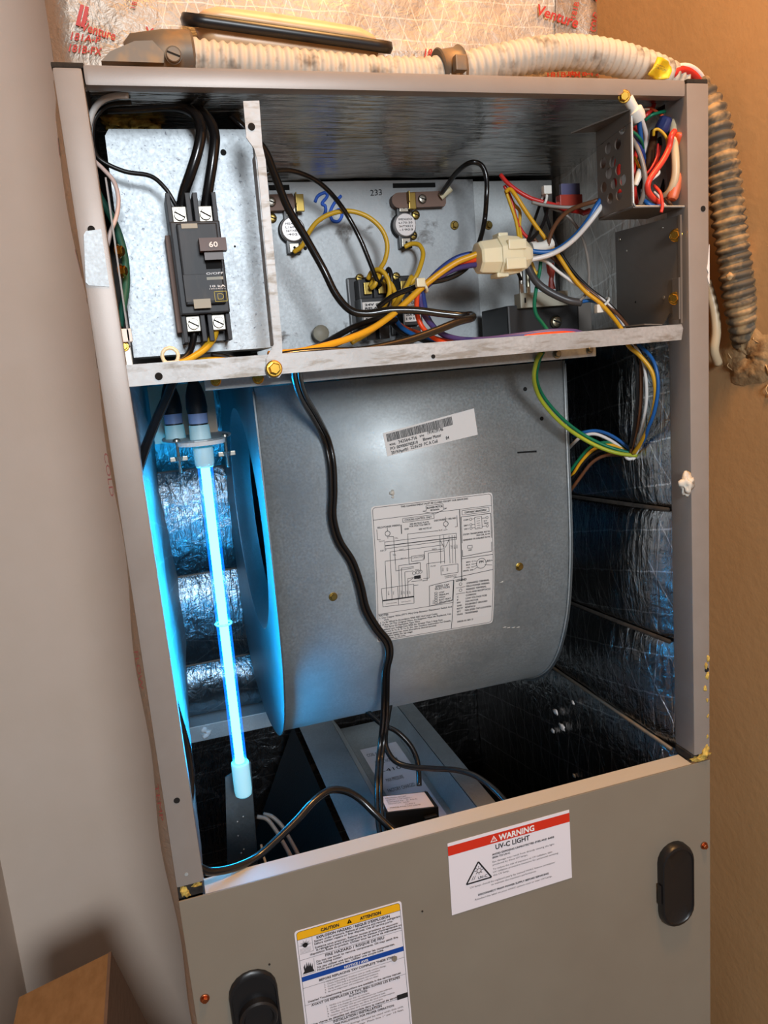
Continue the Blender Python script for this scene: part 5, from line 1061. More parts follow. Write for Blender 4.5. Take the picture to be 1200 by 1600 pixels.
# bundle right of the plug
wire('box_lead', 'thick blue wire from the plug up to the perforated box', 'w_blue', 0.0030, [(0.39654, 0.086, 0.52051), (0.40721, 0.082, 0.51772), (0.41798, 0.078, 0.51726), (0.42764, 0.073, 0.52136), (0.43755, 0.066, 0.52969), (0.44536, 0.058, 0.5406), (0.45279, 0.054, 0.55265), (0.46127, 0.054, 0.56205)])
wire('box_lead', 'thick white wire from the plug up to the perforated box', 'w_white', 0.0030, [(0.39363, 0.084, 0.51093), (0.40517, 0.08, 0.51221), (0.41673, 0.076, 0.51466), (0.4272, 0.07, 0.51973), (0.43704, 0.063, 0.52803), (0.44617, 0.055, 0.53943), (0.45552, 0.052, 0.55048), (0.46388, 0.054, 0.55805)])
wire('box_lead', 'brown wire arching from the clamp to the perforated box', 'w_brown', 0.0026, [(0.4237, 0.095, 0.5251), (0.42602, 0.092, 0.53583), (0.43073, 0.086, 0.54637), (0.43743, 0.078, 0.55336), (0.44528, 0.068, 0.5563), (0.45405, 0.06, 0.55784), (0.46322, 0.056, 0.56076)])
wire('fuse_lead', 'bright red wire slanting from the back corner to the fuse holder', 'w_red', 0.0026, [(0.39415, 0.13, 0.59924), (0.39819, 0.125, 0.59084), (0.4077, 0.12, 0.58119), (0.41925, 0.116, 0.57351), (0.43097, 0.112, 0.56882), (0.44362, 0.112, 0.56553), (0.45683, 0.114, 0.5614), (0.47253, 0.116, 0.55959)])
wire('fuse_lead', 'red wire from the fuse crimp into the box', 'w_red', 0.0024, [(0.47639, 0.114, 0.55787), (0.47715, 0.1, 0.55746), (0.47376, 0.08, 0.55759), (0.46917, 0.06, 0.55753)])
wire('grey_lead', 'grey wire end passing through the tie by the fuse', 'w_grey', 0.0023, [(0.41544, 0.108, 0.56829), (0.42609, 0.106, 0.56526), (0.44036, 0.104, 0.56274), (0.45357, 0.1, 0.56101), (0.46167, 0.098, 0.56161)])
wire('loop_wire', 'thin grey wire in a wide loop in front of the foil wall', 'w_grey', 0.0018, [(0.44096, 0.12, 0.56544), (0.45368, 0.115, 0.55863), (0.4633, 0.11, 0.54702), (0.46789, 0.102, 0.52831), (0.46725, 0.094, 0.5075), (0.46355, 0.088, 0.4885), (0.45777, 0.084, 0.47732), (0.44911, 0.082, 0.47026)])
wire('bundle_wire', 'long yellow wire from the top back corner down to the right end of the rail', 'w_gold', 0.0028, [(0.39628, 0.125, 0.58191), (0.39977, 0.122, 0.58356), (0.40365, 0.118, 0.57664), (0.41061, 0.114, 0.5625), (0.41918, 0.108, 0.5455), (0.42782, 0.102, 0.52972), (0.43528, 0.094, 0.51369), (0.44393, 0.086, 0.49407), (0.45337, 0.078, 0.47812), (0.46429, 0.07, 0.46579), (0.47156, 0.06, 0.45117), (0.47443, 0.05, 0.43822), (0.47702, 0.044, 0.42328), (0.48394, 0.036, 0.41284), (0.49211, 0.03, 0.39763), (0.49606, 0.03, 0.37914), (0.4965, 0.034, 0.36064), (0.49753, 0.046, 0.34), (0.50046, 0.062, 0.3245), (0.50248, 0.076, 0.31393)], n=10)
wire('bundle_wire', 'brown wire beside the yellow one, down to the right end of the rail', 'w_brown', 0.0024, [(0.41665, 0.112, 0.53664), (0.42542, 0.106, 0.52198), (0.43691, 0.102, 0.51116), (0.44822, 0.092, 0.49402), (0.45809, 0.082, 0.48075), (0.47191, 0.074, 0.46635), (0.48147, 0.062, 0.45011), (0.48504, 0.052, 0.43643), (0.48553, 0.046, 0.42276), (0.48963, 0.044, 0.41268), (0.49203, 0.046, 0.39173), (0.49502, 0.052, 0.36652), (0.49863, 0.062, 0.3435), (0.49998, 0.072, 0.32644), (0.50142, 0.08, 0.31371)])
wire('bundle_wire', 'black wire under the yellow one, down to the right end of the rail', 'w_black', 0.0024, [(0.43729, 0.125, 0.58119), (0.43648, 0.12, 0.56189), (0.43688, 0.112, 0.54329), (0.44004, 0.104, 0.52354), (0.44965, 0.094, 0.49971), (0.46082, 0.084, 0.48205), (0.47328, 0.076, 0.46831), (0.48286, 0.064, 0.4514), (0.4843, 0.054, 0.43782), (0.48542, 0.046, 0.41792), (0.48911, 0.048, 0.392), (0.49203, 0.054, 0.36676), (0.49547, 0.064, 0.34049), (0.49741, 0.074, 0.31998)])
wire('bundle_wire', 'white wire slanting down from the plug into the right bundle', 'w_white', 0.0022, [(0.40774, 0.1, 0.5145), (0.4219, 0.098, 0.5112), (0.43328, 0.094, 0.50046), (0.44562, 0.088, 0.48878), (0.45802, 0.082, 0.47892), (0.47195, 0.074, 0.46757), (0.48142, 0.062, 0.44829), (0.48347, 0.05, 0.42916), (0.48887, 0.04, 0.41018), (0.49135, 0.038, 0.39173), (0.49451, 0.042, 0.36991), (0.49756, 0.052, 0.3473), (0.50184, 0.066, 0.32667), (0.50768, 0.078, 0.31183), (0.50356, 0.08, 0.30675)])
wire('bundle_wire', 'blue wire bulging outermost on the right below the rail', 'w_blue', 0.0024, [(0.44958, 0.084, 0.46921), (0.46272, 0.082, 0.46949), (0.47525, 0.076, 0.46207), (0.48134, 0.062, 0.44525), (0.48561, 0.05, 0.42901), (0.49317, 0.034, 0.41266), (0.49559, 0.027, 0.39729), (0.49671, 0.027, 0.37911), (0.4957, 0.032, 0.3577), (0.49616, 0.042, 0.34289), (0.50143, 0.058, 0.32729), (0.5039, 0.078, 0.31493)])
wire('sleeved_wire', 'dark grey sleeved cable sagging below the plug', 'w_dgrey', 0.0046, [(0.39988, 0.096, 0.51064), (0.40359, 0.096, 0.50207), (0.41005, 0.096, 0.49211), (0.4184, 0.094, 0.48416), (0.42992, 0.09, 0.47641), (0.44015, 0.086, 0.47116), (0.4517, 0.084, 0.46847)], 'cable', None, 10)
wire('ground_lead', 'green wire dropping from the clamp behind the rail', 'w_green', 0.0024, [(0.42094, 0.105, 0.51409), (0.41838, 0.104, 0.50186), (0.41192, 0.1, 0.4864), (0.40689, 0.096, 0.47096), (0.40522, 0.09, 0.46013), (0.40629, 0.08, 0.45078), (0.40611, 0.068, 0.44155)])
wire('hanging_wire', 'yellow wire hanging in the back corner, left of the clamp', 'w_yellow', 0.0024, [(0.39786, 0.128, 0.58375), (0.40046, 0.126, 0.57304), (0.40442, 0.122, 0.554), (0.40497, 0.118, 0.53685), (0.40597, 0.114, 0.52824), (0.41184, 0.108, 0.51186), (0.41585, 0.106, 0.50041), (0.42111, 0.106, 0.50629)])
wire('hanging_wire', 'second yellow wire hanging in the back corner, kinked at mid height', 'w_yellow', 0.0024, [(0.40033, 0.13, 0.58537), (0.4056, 0.128, 0.57154), (0.41123, 0.126, 0.56371), (0.40946, 0.124, 0.54997), (0.40873, 0.12, 0.53524), (0.41187, 0.116, 0.52651)])
wire('hanging_wire', 'red wire hanging in the back corner beside the yellow ones', 'w_red', 0.0024, [(0.39774, 0.13, 0.58902), (0.40305, 0.128, 0.57643), (0.40665, 0.126, 0.55775), (0.41092, 0.122, 0.54346), (0.41689, 0.118, 0.53462), (0.42034, 0.112, 0.52556)])
wire('hanging_wire', 'black wire slanting up to the corner seam behind the red tie', 'w_black', 0.0022, [(0.41073, 0.115, 0.52823), (0.41986, 0.12, 0.54404), (0.4334, 0.13, 0.56399), (0.44543, 0.14, 0.57944), (0.4567, 0.15, 0.59148)])
wire('hanging_wire', 'black wire from the plug slanting up under the blue wire', 'w_black', 0.0026, [(0.40143, 0.1, 0.52672), (0.41227, 0.104, 0.5342), (0.42329, 0.108, 0.54297), (0.43338, 0.115, 0.55489), (0.43878, 0.12, 0.56488)])
wire('terminal_wire', 'thin black wire dropping from behind the plug to a spade terminal', 'w_black', 0.0024, [(0.3958, 0.11, 0.50796), (0.40179, 0.118, 0.50448), (0.40782, 0.126, 0.5009), (0.41165, 0.131, 0.49757)])
# below the rail on the right
wire('motor_lead', 'green and yellow wire sweeping from the rail across the blower edge to the knot', 'w_greenyellow', 0.0026, [(0.38339, 0.043, 0.42423), (0.3804, 0.048, 0.41588), (0.38447, 0.062, 0.40095), (0.39746, 0.08, 0.38444), (0.41172, 0.088, 0.36842), (0.4299, 0.092, 0.35098), (0.44926, 0.092, 0.33584), (0.46887, 0.088, 0.32338), (0.48748, 0.082, 0.31512), (0.50765, 0.078, 0.31049)])
wire('motor_lead', 'green wire from the rail behind the green and yellow one', 'w_green', 0.0022, [(0.38536, 0.043, 0.42409), (0.38359, 0.049, 0.41566), (0.38885, 0.065, 0.40181), (0.40267, 0.083, 0.38582), (0.41709, 0.091, 0.37038), (0.4347, 0.095, 0.35361), (0.45344, 0.095, 0.33851), (0.47316, 0.091, 0.32601), (0.49035, 0.085, 0.31788), (0.50679, 0.08, 0.31243)])
wire('motor_lead', 'blue wire arching from the knot to the blower side', 'w_blue', 0.0022, [(0.50514, 0.082, 0.31445), (0.49701, 0.09, 0.32548), (0.48846, 0.1, 0.33383), (0.47954, 0.11, 0.33756), (0.47017, 0.12, 0.3359), (0.47027, 0.14, 0.33047)])
wire('motor_lead', 'white wire arching from the knot to the blower side', 'w_white', 0.0022, [(0.50513, 0.08, 0.30792), (0.49881, 0.082, 0.30846), (0.49683, 0.09, 0.31877), (0.48829, 0.1, 0.32843), (0.47788, 0.11, 0.33433), (0.46844, 0.12, 0.33128), (0.46401, 0.13, 0.32344), (0.46668, 0.15, 0.31307)])
wire('motor_lead', 'yellow wire from the knot dropping behind the blower edge', 'w_gold', 0.0022, [(0.50345, 0.083, 0.31187), (0.49435, 0.092, 0.32024), (0.48422, 0.1, 0.3221), (0.47493, 0.11, 0.31688), (0.46741, 0.12, 0.30441), (0.46265, 0.13, 0.28988), (0.46516, 0.15, 0.27714)])
wire('motor_lead', 'green wire from the knot dropping behind the blower edge', 'w_green', 0.0022, [(0.50633, 0.086, 0.31263), (0.49411, 0.095, 0.32274), (0.48302, 0.104, 0.32465), (0.47362, 0.114, 0.31877), (0.46678, 0.124, 0.30619), (0.46118, 0.134, 0.29245), (0.46373, 0.15, 0.28168)])
wire('motor_lead', 'black wire from the knot dropping behind the blower edge', 'w_black', 0.0022, [(0.50609, 0.088, 0.30978), (0.49305, 0.096, 0.31668), (0.48185, 0.105, 0.31652), (0.4723, 0.115, 0.30848), (0.46535, 0.125, 0.29434), (0.46026, 0.136, 0.28022), (0.46157, 0.15, 0.26885)])
wire('motor_lead', 'brown wire from the knot, lowest of those going to the blower', 'w_brown', 0.0022, [(0.50625, 0.086, 0.30926), (0.49642, 0.092, 0.31121), (0.48388, 0.1, 0.31125), (0.47572, 0.112, 0.30352), (0.46803, 0.122, 0.28873), (0.46208, 0.13, 0.27576), (0.46457, 0.15, 0.26334)])

# ------------------------------------------------------------------ wires in the low voltage box
G = 'thermostat wires in the perforated box'
def jw(label, mat, r, s): wire('thermostat_cable_wire', label, mat, r, s, 'wire', G)
jw('thick white cable jacket bowing down the middle of the perforated box', 'w_cream', 0.0044, [(0.51165, 0.02, 0.61578), (0.50684, 0.014, 0.60074), (0.50555, 0.01, 0.58372), (0.50536, 0.01, 0.5677), (0.50356, 0.014, 0.55625), (0.50278, 0.022, 0.55258)])
jw('bright red wire from the orange cap looping down the box', 'w_brightred', 0.0032, [(0.50359, 0.008, 0.60428), (0.49869, 0.006, 0.59951), (0.49744, 0.008, 0.5901), (0.48916, 0.006, 0.57908), (0.48045, 0.006, 0.56967), (0.47441, 0.006, 0.56183), (0.47571, 0.008, 0.55431), (0.4858, 0.012, 0.54802), (0.49545, 0.016, 0.54542)])
jw('thin red wire end hanging over the front lip of the box', 'w_brightred', 0.0017, [(0.48469, 0.012, 0.56041), (0.4846, 0.004, 0.55326), (0.48423, 0.001, 0.54623), (0.48404, 0, 0.54017), (0.48265, 0, 0.5354)])
jw('grey wire bowing down the left of the box', 'w_grey', 0.0026, [(0.4648, 0.016, 0.60127), (0.46682, 0.01, 0.59072), (0.47031, 0.008, 0.57815), (0.47264, 0.008, 0.56497), (0.47328, 0.012, 0.55257), (0.47267, 0.016, 0.54537)])
jw('blue wire below the white closed-end connector in the box', 'w_blue', 0.0026, [(0.4701, 0.012, 0.61569), (0.47546, 0.018, 0.6071), (0.48146, 0.024, 0.59556), (0.48757, 0.03, 0.58637)])
jw('white wire below the white closed-end connector in the box', 'w_white', 0.0026, [(0.47556, 0.016, 0.61695), (0.48362, 0.022, 0.60829), (0.48847, 0.028, 0.60201), (0.4899, 0.034, 0.59284)])
jw('green wire crossing the top of the box', 'w_green', 0.0018, [(0.48961, 0.03, 0.61972), (0.49345, 0.026, 0.62278), (0.50152, 0.026, 0.62498), (0.51131, 0.03, 0.62738)])
jw('brown wire bundle end behind the clear tape in the box', 'w_brown', 0.0044, [(0.50625, 0.04, 0.61359), (0.50025, 0.036, 0.59607), (0.49574, 0.034, 0.57912), (0.4941, 0.034, 0.56535)])
jw('orange and brown wire crossing the top of the box', 'w_orange', 0.0016, [(0.48709, 0.03, 0.62661), (0.4945, 0.03, 0.62988), (0.50317, 0.03, 0.62623), (0.50853, 0.03, 0.62307)])
jw('dark red wire at the top of the box', 'w_red', 0.0024, [(0.50511, 0.035, 0.64174), (0.49934, 0.032, 0.63109), (0.49104, 0.03, 0.62399), (0.4899, 0.036, 0.62046)])
jw('thin yellow wire looping over the blue cap in the box', 'w_yellow', 0.0016, [(0.48775, 0.016, 0.60287), (0.487, 0.014, 0.6065), (0.49023, 0.013, 0.60726), (0.49471, 0.012, 0.60384), (0.49861, 0.012, 0.59858), (0.50222, 0.016, 0.59226)])
jw('dark green wire behind the orange cap on the right of the box', 'w_dgreen', 0.0016, [(0.50498, 0.022, 0.60835), (0.51148, 0.02, 0.60245), (0.51523, 0.018, 0.59277), (0.51855, 0.018, 0.58413), (0.52095, 0.022, 0.57971)])
jw('crimson wire on the far right of the box into the salmon cap', 'w_red', 0.0030, [(0.51819, 0.028, 0.59221), (0.51805, 0.02, 0.58357), (0.51845, 0.018, 0.57492), (0.51701, 0.018, 0.56786)])
jw('blue wire lying across the bottom of the box', 'w_blue', 0.0026, [(0.47771, 0.02, 0.55425), (0.47792, 0.014, 0.547), (0.48305, 0.012, 0.54322), (0.49391, 0.014, 0.54285)])
jw('thin red wires fanning behind the brown bundle in the box', 'w_red', 0.0013, [(0.49674, 0.022, 0.59766), (0.49373, 0.02, 0.58642), (0.48673, 0.018, 0.57684), (0.48276, 0.02, 0.572)])
jw('second thin red wire fanning in the middle of the box', 'w_red', 0.0013, [(0.50091, 0.024, 0.5966), (0.49653, 0.022, 0.58531), (0.48881, 0.02, 0.57409), (0.48479, 0.022, 0.56814)])
jw('green wire curving down the left edge of the box', 'w_green', 0.0016, [(0.46353, 0.014, 0.60642), (0.46864, 0.014, 0.60331), (0.47516, 0.016, 0.59865), (0.48277, 0.024, 0.59449)])
jw('navy wire curving down the left edge of the box below the green one', 'w_navy', 0.0024, [(0.46767, 0.02, 0.60503), (0.47341, 0.02, 0.59872), (0.47993, 0.022, 0.59076), (0.48748, 0.03, 0.58202)])
jw('crimson wire showing through the holes in the box side', 'w_red', 0.0036, [(0.49407, 0.04, 0.61898), (0.48024, 0.034, 0.61177), (0.46717, 0.03, 0.5983), (0.4609, 0.03, 0.58654), (0.46199, 0.034, 0.57674), (0.46828, 0.04, 0.56161)])
jw('dark red wire low on the left of the box', 'w_red', 0.0024, [(0.47822, 0.026, 0.59505), (0.47251, 0.022, 0.58439), (0.46946, 0.02, 0.57055), (0.47187, 0.022, 0.55751), (0.47648, 0.026, 0.54848)])
jw('thin yellow wire with a bare copper end in the left of the box', 'w_gold', 0.0014, [(0.46832, 0.016, 0.5855), (0.4694, 0.014, 0.5797), (0.47118, 0.013, 0.57414)])
jw('thin white twisted wire in the lower middle of the box', 'w_white', 0.0014, [(0.48395, 0.02, 0.56498), (0.48777, 0.016, 0.56775), (0.49169, 0.014, 0.57151), (0.49059, 0.016, 0.5763)])
jw('thin white stub crossing the thick red wire at the bottom of the box', 'w_white', 0.0014, [(0.49051, 0.02, 0.55674), (0.49135, 0.014, 0.55105), (0.49379, 0.012, 0.54515), (0.49948, 0.016, 0.54369)])
jw('thin brown stub in the bottom right corner of the box', 'w_brown', 0.0016, [(0.50127, 0.02, 0.55217), (0.50207, 0.014, 0.54649), (0.50628, 0.016, 0.54353)])
jw('black wire hanging behind the thick white cable in the box', 'w_black', 0.0030, [(0.5154, 0.045, 0.60955), (0.51985, 0.042, 0.59206), (0.51808, 0.04, 0.5748), (0.51366, 0.04, 0.56081)])
jw('second black wire hanging at the back left of the box', 'w_black', 0.0034, [(0.49685, 0.05, 0.60818), (0.4936, 0.048, 0.58821), (0.4945, 0.046, 0.56812), (0.49621, 0.045, 0.55207)])
jw('grey cable running up the back right of the box', 'w_grey', 0.0030, [(0.52045, 0.04, 0.64091), (0.52459, 0.042, 0.63071), (0.52746, 0.046, 0.61818), (0.52739, 0.048, 0.60482)])
wn = []
def nut(name, label, mat, a, b_, r0, r1, flutes=True):
    a, b_ = Vector(a), Vector(b_); t = thing(name, label, 'wire connector', a); d = b_ - a; u_, v_ = B().frame(d); n = 24; vs = []; fs = []
    prof_ = [(0, r0 * .9), (0.06, r0), (0.25, r0 * .98), (0.9, r1), (1.0, r1 * .75)]
    for tt, r_ in prof_:
        for k in range(n):
            rr = r_ * (1 + (0.08 if k % 3 == 0 else 0) * (1 if flutes and 0.2 < tt < 0.95 else 0)); an = 2 * math.pi * k / n
            vs.append(a + d * tt + u_ * math.cos(an) * rr + v_ * math.sin(an) * rr)
    for i in range(len(prof_) - 1):
        for k in range(n): fs.append((i * n + k, i * n + (k + 1) % n, (i + 1) * n + (k + 1) % n, (i + 1) * n + k))
    fs += [tuple(range(n)), tuple(range(len(vs) - n, len(vs)))]
    obj('cap_body', B().add(vs, fs), mat, t, True); obj('open_rim', B().lathe(a, -d, [(0, r0 * .9), (0.0006, r0 * .8)], 20), mat, t, True)

nut('wire_nut', 'navy blue wire nut tilted in the middle of the perforated box', 'cap_navy', (0.49877, 0.02, 0.60775), (0.50041, 0.014, 0.6181), 0.0062, 0.0050)
nut('wire_nut', 'bright orange wire nut at the right of the perforated box, open end up', 'cap_orange', (0.51137, 0.012, 0.60441), (0.51467, 0.02, 0.58576), 0.0064, 0.0044)
nut('wire_nut', 'salmon pink wire nut at the lower right of the perforated box', 'cap_salmon', (0.51185, 0.014, 0.56913), (0.50328, 0.012, 0.54821), 0.0052, 0.0046)
nut('wire_nut', 'second navy wire nut deep in the upper right corner of the box', 'cap_navy', (0.5365, 0.045, 0.61514), (0.53006, 0.04, 0.6356), 0.0072, 0.0060)
nut('crimp_connector', 'small cream crimp connector at the left of the perforated box', 'nylonw', (0.47182, 0.013, 0.5736), (0.46629, 0.013, 0.56093), 0.0032, 0.0022, False)
t = thing('closed_end_connector', 'milky white closed-end connector hanging by the brass screw of the box', 'wire connector', (0.45643, 0.004, 0.6258))
obj('connector_body', B().tube([(0.454, 0.004, 0.62929), (0.45702, 0.004, 0.62429), (0.46018, 0.005, 0.62111), (0.46079, 0.005, 0.6201), (0.46457, 0.006, 0.61586), (0.4665, 0.007, 0.61312)], 0.0046, 14, lambda d: 0.95 if d < 0.0105 else 1.45 if d < 0.02 else 1.3), 'nylonw', t, True)
# ------------------------------------------------------------------ long cable down the front of the blower
def pair(label, off, r=0.0030): 
    return [Vector(q) + Vector(off) for q in [(0.15057, 0.028, 0.42873), (0.1533, 0.042, 0.41926), (0.16092, 0.064, 0.40327), (0.1757, 0.092, 0.3828), (0.18894, 0.115, 0.35975), (0.1922, 0.115, 0.33523), (0.19072, 0.115, 0.30717), (0.18783, 0.116, 0.28195), (0.1922, 0.117, 0.25791), (0.20317, 0.117, 0.23527), (0.20942, 0.117, 0.20966), (0.21313, 0.117, 0.18407), (0.22322, 0.119, 0.1611), (0.2343, 0.122, 0.14272), (0.23624, 0.126, 0.12614), (0.23292, 0.132, 0.10671), (0.23192, 0.14, 0.07458), (0.23199, 0.15, 0.04789), (0.2305, 0.16, 0.02077), (0.22269, 0.15, 0.00054), (0.21424, 0.13, -0.00988), (0.20701, 0.11, -0.02326), (0.2, 0.085, -0.03251), (0.19495, 0.06, -0.03369)]]
wire('power_cord', 'black lamp cord running down the front of the blower, left strand', 'w_glossblack', 0.0026, pair('', (-0.0022, 0, 0)), 'cord', 'twin strands of the black lamp cord', 10)
wire('power_cord', 'black lamp cord running down the front of the blower, right strand', 'w_glossblack', 0.0026, pair('', (0.0026, 0.001, 0.0008)), 'cord', 'twin strands of the black lamp cord', 10)
wire('floor_cord', 'black cord from the lower left post looping over to the ballast box', 'w_glossblack', 0.0036, [(0.01941, 0.012, 0.01815), (0.02929, 0.014, 0.00956), (0.04842, 0.02, 0.00362), (0.06921, 0.03, 0.00112), (0.09192, 0.04, 0.00772), (0.1126, 0.05, 0.01568), (0.13086, 0.06, 0.02368), (0.14865, 0.068, 0.02608), (0.16502, 0.072, 0.01896), (0.17787, 0.07, 0.00842), (0.18945, 0.062, -0.00535), (0.2011, 0.05, -0.01803), (0.20915, 0.04, -0.02379)], 'cord', None, 10)
wire('floor_cord', 'black cord curling from under the blower behind the ballast box', 'w_glossblack', 0.0030, [(0.22404, 0.22, 0.03496), (0.23057, 0.21, 0.02568), (0.24144, 0.2, 0.01396), (0.25566, 0.19, 0.00643), (0.26684, 0.18, -0.00754), (0.27085, 0.17, -0.02124), (0.26879, 0.16, -0.0316), (0.26502, 0.15, -0.0436)], 'cord', None, 10)
wire('floor_cord', 'black cord snaking from the crossing to the right behind the panel lip', 'w_glossblack', 0.0032, [(0.25773, 0.21, 0.03833), (0.24783, 0.195, 0.02441), (0.24007, 0.185, 0.00677), (0.23757, 0.175, -0.00375), (0.24335, 0.165, -0.0152), (0.25713, 0.155, -0.02056), (0.27844, 0.14, -0.02042), (0.29744, 0.12, -0.01628), (0.31157, 0.1, -0.0154), (0.32088, 0.08, -0.019), (0.3258, 0.06, -0.02319), (0.32762, 0.045, -0.02671)], 'cord', None, 10)
wire('side_cord', 'black cord lying against the blue lit left wall behind the post', 'w_glossblack', 0.0040, [(0.01694, 0.06, 0.15714), (0.01874, 0.06, 0.14162), (0.02121, 0.062, 0.1218), (0.02319, 0.064, 0.10176), (0.02318, 0.064, 0.07973), (0.02087, 0.06, 0.06344), (0.01731, 0.05, 0.05293)], 'cord', None, 10)
wire('side_cord', 'black cord slanting from the lamp sockets to behind the left post', 'w_glossblack', 0.0042, [(0.05607, 0.1, 0.42788), (0.04869, 0.095, 0.41419), (0.03894, 0.085, 0.3989), (0.02846, 0.07, 0.38069), (0.01941, 0.055, 0.36316), (0.01382, 0.045, 0.35119)], 'cord', None, 10)
for k, (s, rr) in enumerate((("398,1275,0.20;420,1278,0.19;440,1300,0.18;455,1325,0.17;470,1350,0.16", 0.0022), ("408,1272,0.21;432,1282,0.20;450,1305,0.19;468,1335,0.18;480,1360,0.17", 0.0022))): pass
wire('sensor_wire', 'grey wire curving down in the dark behind the panel, upper one', 'w_grey', 0.0024, [(0.09477, 0.21, -0.06824), (0.10331, 0.205, -0.07085), (0.11238, 0.2, -0.0817), (0.11823, 0.19, -0.09342), (0.12381, 0.18, -0.10647), (0.12883, 0.17, -0.12397)])
wire('sensor_wire', 'grey wire curving down in the dark behind the panel, lower one', 'w_grey', 0.0024, [(0.08659, 0.2, -0.06337), (0.09642, 0.195, -0.06627), (0.10377, 0.19, -0.0781), (0.10957, 0.18, -0.08953), (0.11564, 0.17, -0.10403), (0.1199, 0.16, -0.12096)])
wire('sensor_wire', 'thin tan wire hanging in the dark by the grey ones', 'w_cream', 0.0014, [(0.08689, 0.2, -0.099), (0.08697, 0.19, -0.10477), (0.08825, 0.18, -0.11227), (0.08855, 0.17, -0.12162)])

# ------------------------------------------------------------------ ultraviolet lamp
lm = thing('ultraviolet_lamp', 'glowing blue ultraviolet tube lamp hanging left of the blower', 'lamp', (0.0747, 0.12, 0.36346))
ya = 0.185
a0 = Vector((0.07799, 0.185, 0.35793)); a1 = Vector((0.07406, 0.185, -0.02542)); dl = (a1 - a0).normalized(); LL = (a1 - a0).length
at = lambda f: a0 + dl * LL * f
obj('collar', B().lathe(at(-0.002), dl, [(0, .0100), (.008, .0100), (.016, .0098), (.020, .0085)], 24), 'frosted', lm, True)
obj('discharge_core', B().lathe(at(0.045), dl, [(0, .0020), (.003, .0046), (LL * .835, .0046), (LL * .84, .0052), (LL * .85, .0050)], 16), 'glow', lm, True, 'bright cyan core')
obj('quartz_sleeve', B().lathe(at(0.04), dl, [(0, .0076), (LL * .87, .0076)], 24, False), 'quartz', lm, 'all', 'clear blue glass sleeve')
obj('retaining_ring', B().tube([at(0.482) + (Vector((1, 0, 0)) * math.cos(k * .3927) + Vector((0, 1, 0)) * math.sin(k * .3927)) * 0.0083 for k in range(17)], 0.0011, 6), 'frostcap', lm, 'all')
obj('end_cap', B().lathe(at(0.895), dl, [(0, .0092), (.002, .0096), (LL * .085, .0096), (LL * .10, .0088), (LL * .106, .0060)], 26), 'frostcap', lm, True, 'frosted end cap')
zp = (0.0746, 0.185, 0.36604)[2]
def disc(cx, cy, z, rx, ry, h, n=36): return B().prism([(cx + rx * math.cos(6.2832 * k / n), cy + ry * math.sin(6.2832 * k / n), z) for k in range(n)], (0, 0, h))
pc_ = (0.0746, 0.185, 0.36604)
obj('mounting_plate', disc(pc_[0] + 0.001, ya + 0.045, zp, 0.0355, 0.068, 0.0012), 'galv', lm)  # rear end lengthened to keep tube light off the board
obj('gasket_ring', disc(a0.x - 0.001, ya, zp - 0.0042, 0.0235, 0.0235, 0.0040), 'foamwhite', lm, False, 'white gasket ring')
for q in [(0.05347, 0.183, 0.3672), (0.10074, 0.183, 0.36335)]:
    q = Vector(q); sc_ = obj('wing_screw', B().cyl((q.x, q.y, zp + 0.004), (q.x, q.y, zp - 0.030), 0.0014, 8).lathe((q.x, q.y, zp + 0.0012), (0, 0, 1), [(0, .0038), (.002, .0036), (.003, .002)], 12), 'steel', lm, True)
    obj('wing_nut', B().lathe((q.x, q.y, zp - 0.014), (0, 0, -1), [(0, .0042), (.004, .0034)], 10).bbox(q.x - .0085, q.x + .0085, q.y - .001, q.y + .001, zp - .0185, zp - .014, .0005), 'steel', sc_, False)
def socket(cx, cy, k):
    z = zp + 0.0012
    obj('socket_base', B().lathe((cx, cy, z), (0, 0, 1), [(0, .0105), (.011, .0100), (.014, .0098)], 26), 'frosted', lm, True)
    sl = obj('label_band', B().lathe((cx, cy, z + .0155), (0, 0, 1), [(0, .0094), (.010, .0094)], 26), 'labelblue', lm, True, 'pale blue paper band')
    obj('band_edge', B().lathe((cx, cy, z + .014), (0, 0, 1), [(0, .0088), (.0016, .0088)], 26), 'black', lm, True)
    obj('rubber_boot', B().lathe((cx, cy, z + .0255), (0, 0, 1), [(0, .0098), (.006, .0104), (.018, .0094), (.026, .0072), (.034, .0040)], 26), 'rubber', lm, True, 'black rubber boot')

socket(a0.x - 0.001, ya, 1)
q = (0.05443, 0.23, 0.37585); socket(q[0], 0.230, 2)
tb_ = thing('cover_board', 'small board behind the lamp sockets, warm light put into its tan colour', 'board', (0.06067, 0.27, 0.36021))
obj('board', B().bbox(*(0.03286, 0.10195), 0.268, 0.274, *(0.36021, 0.42236), 0.001), 'tan', tb_)

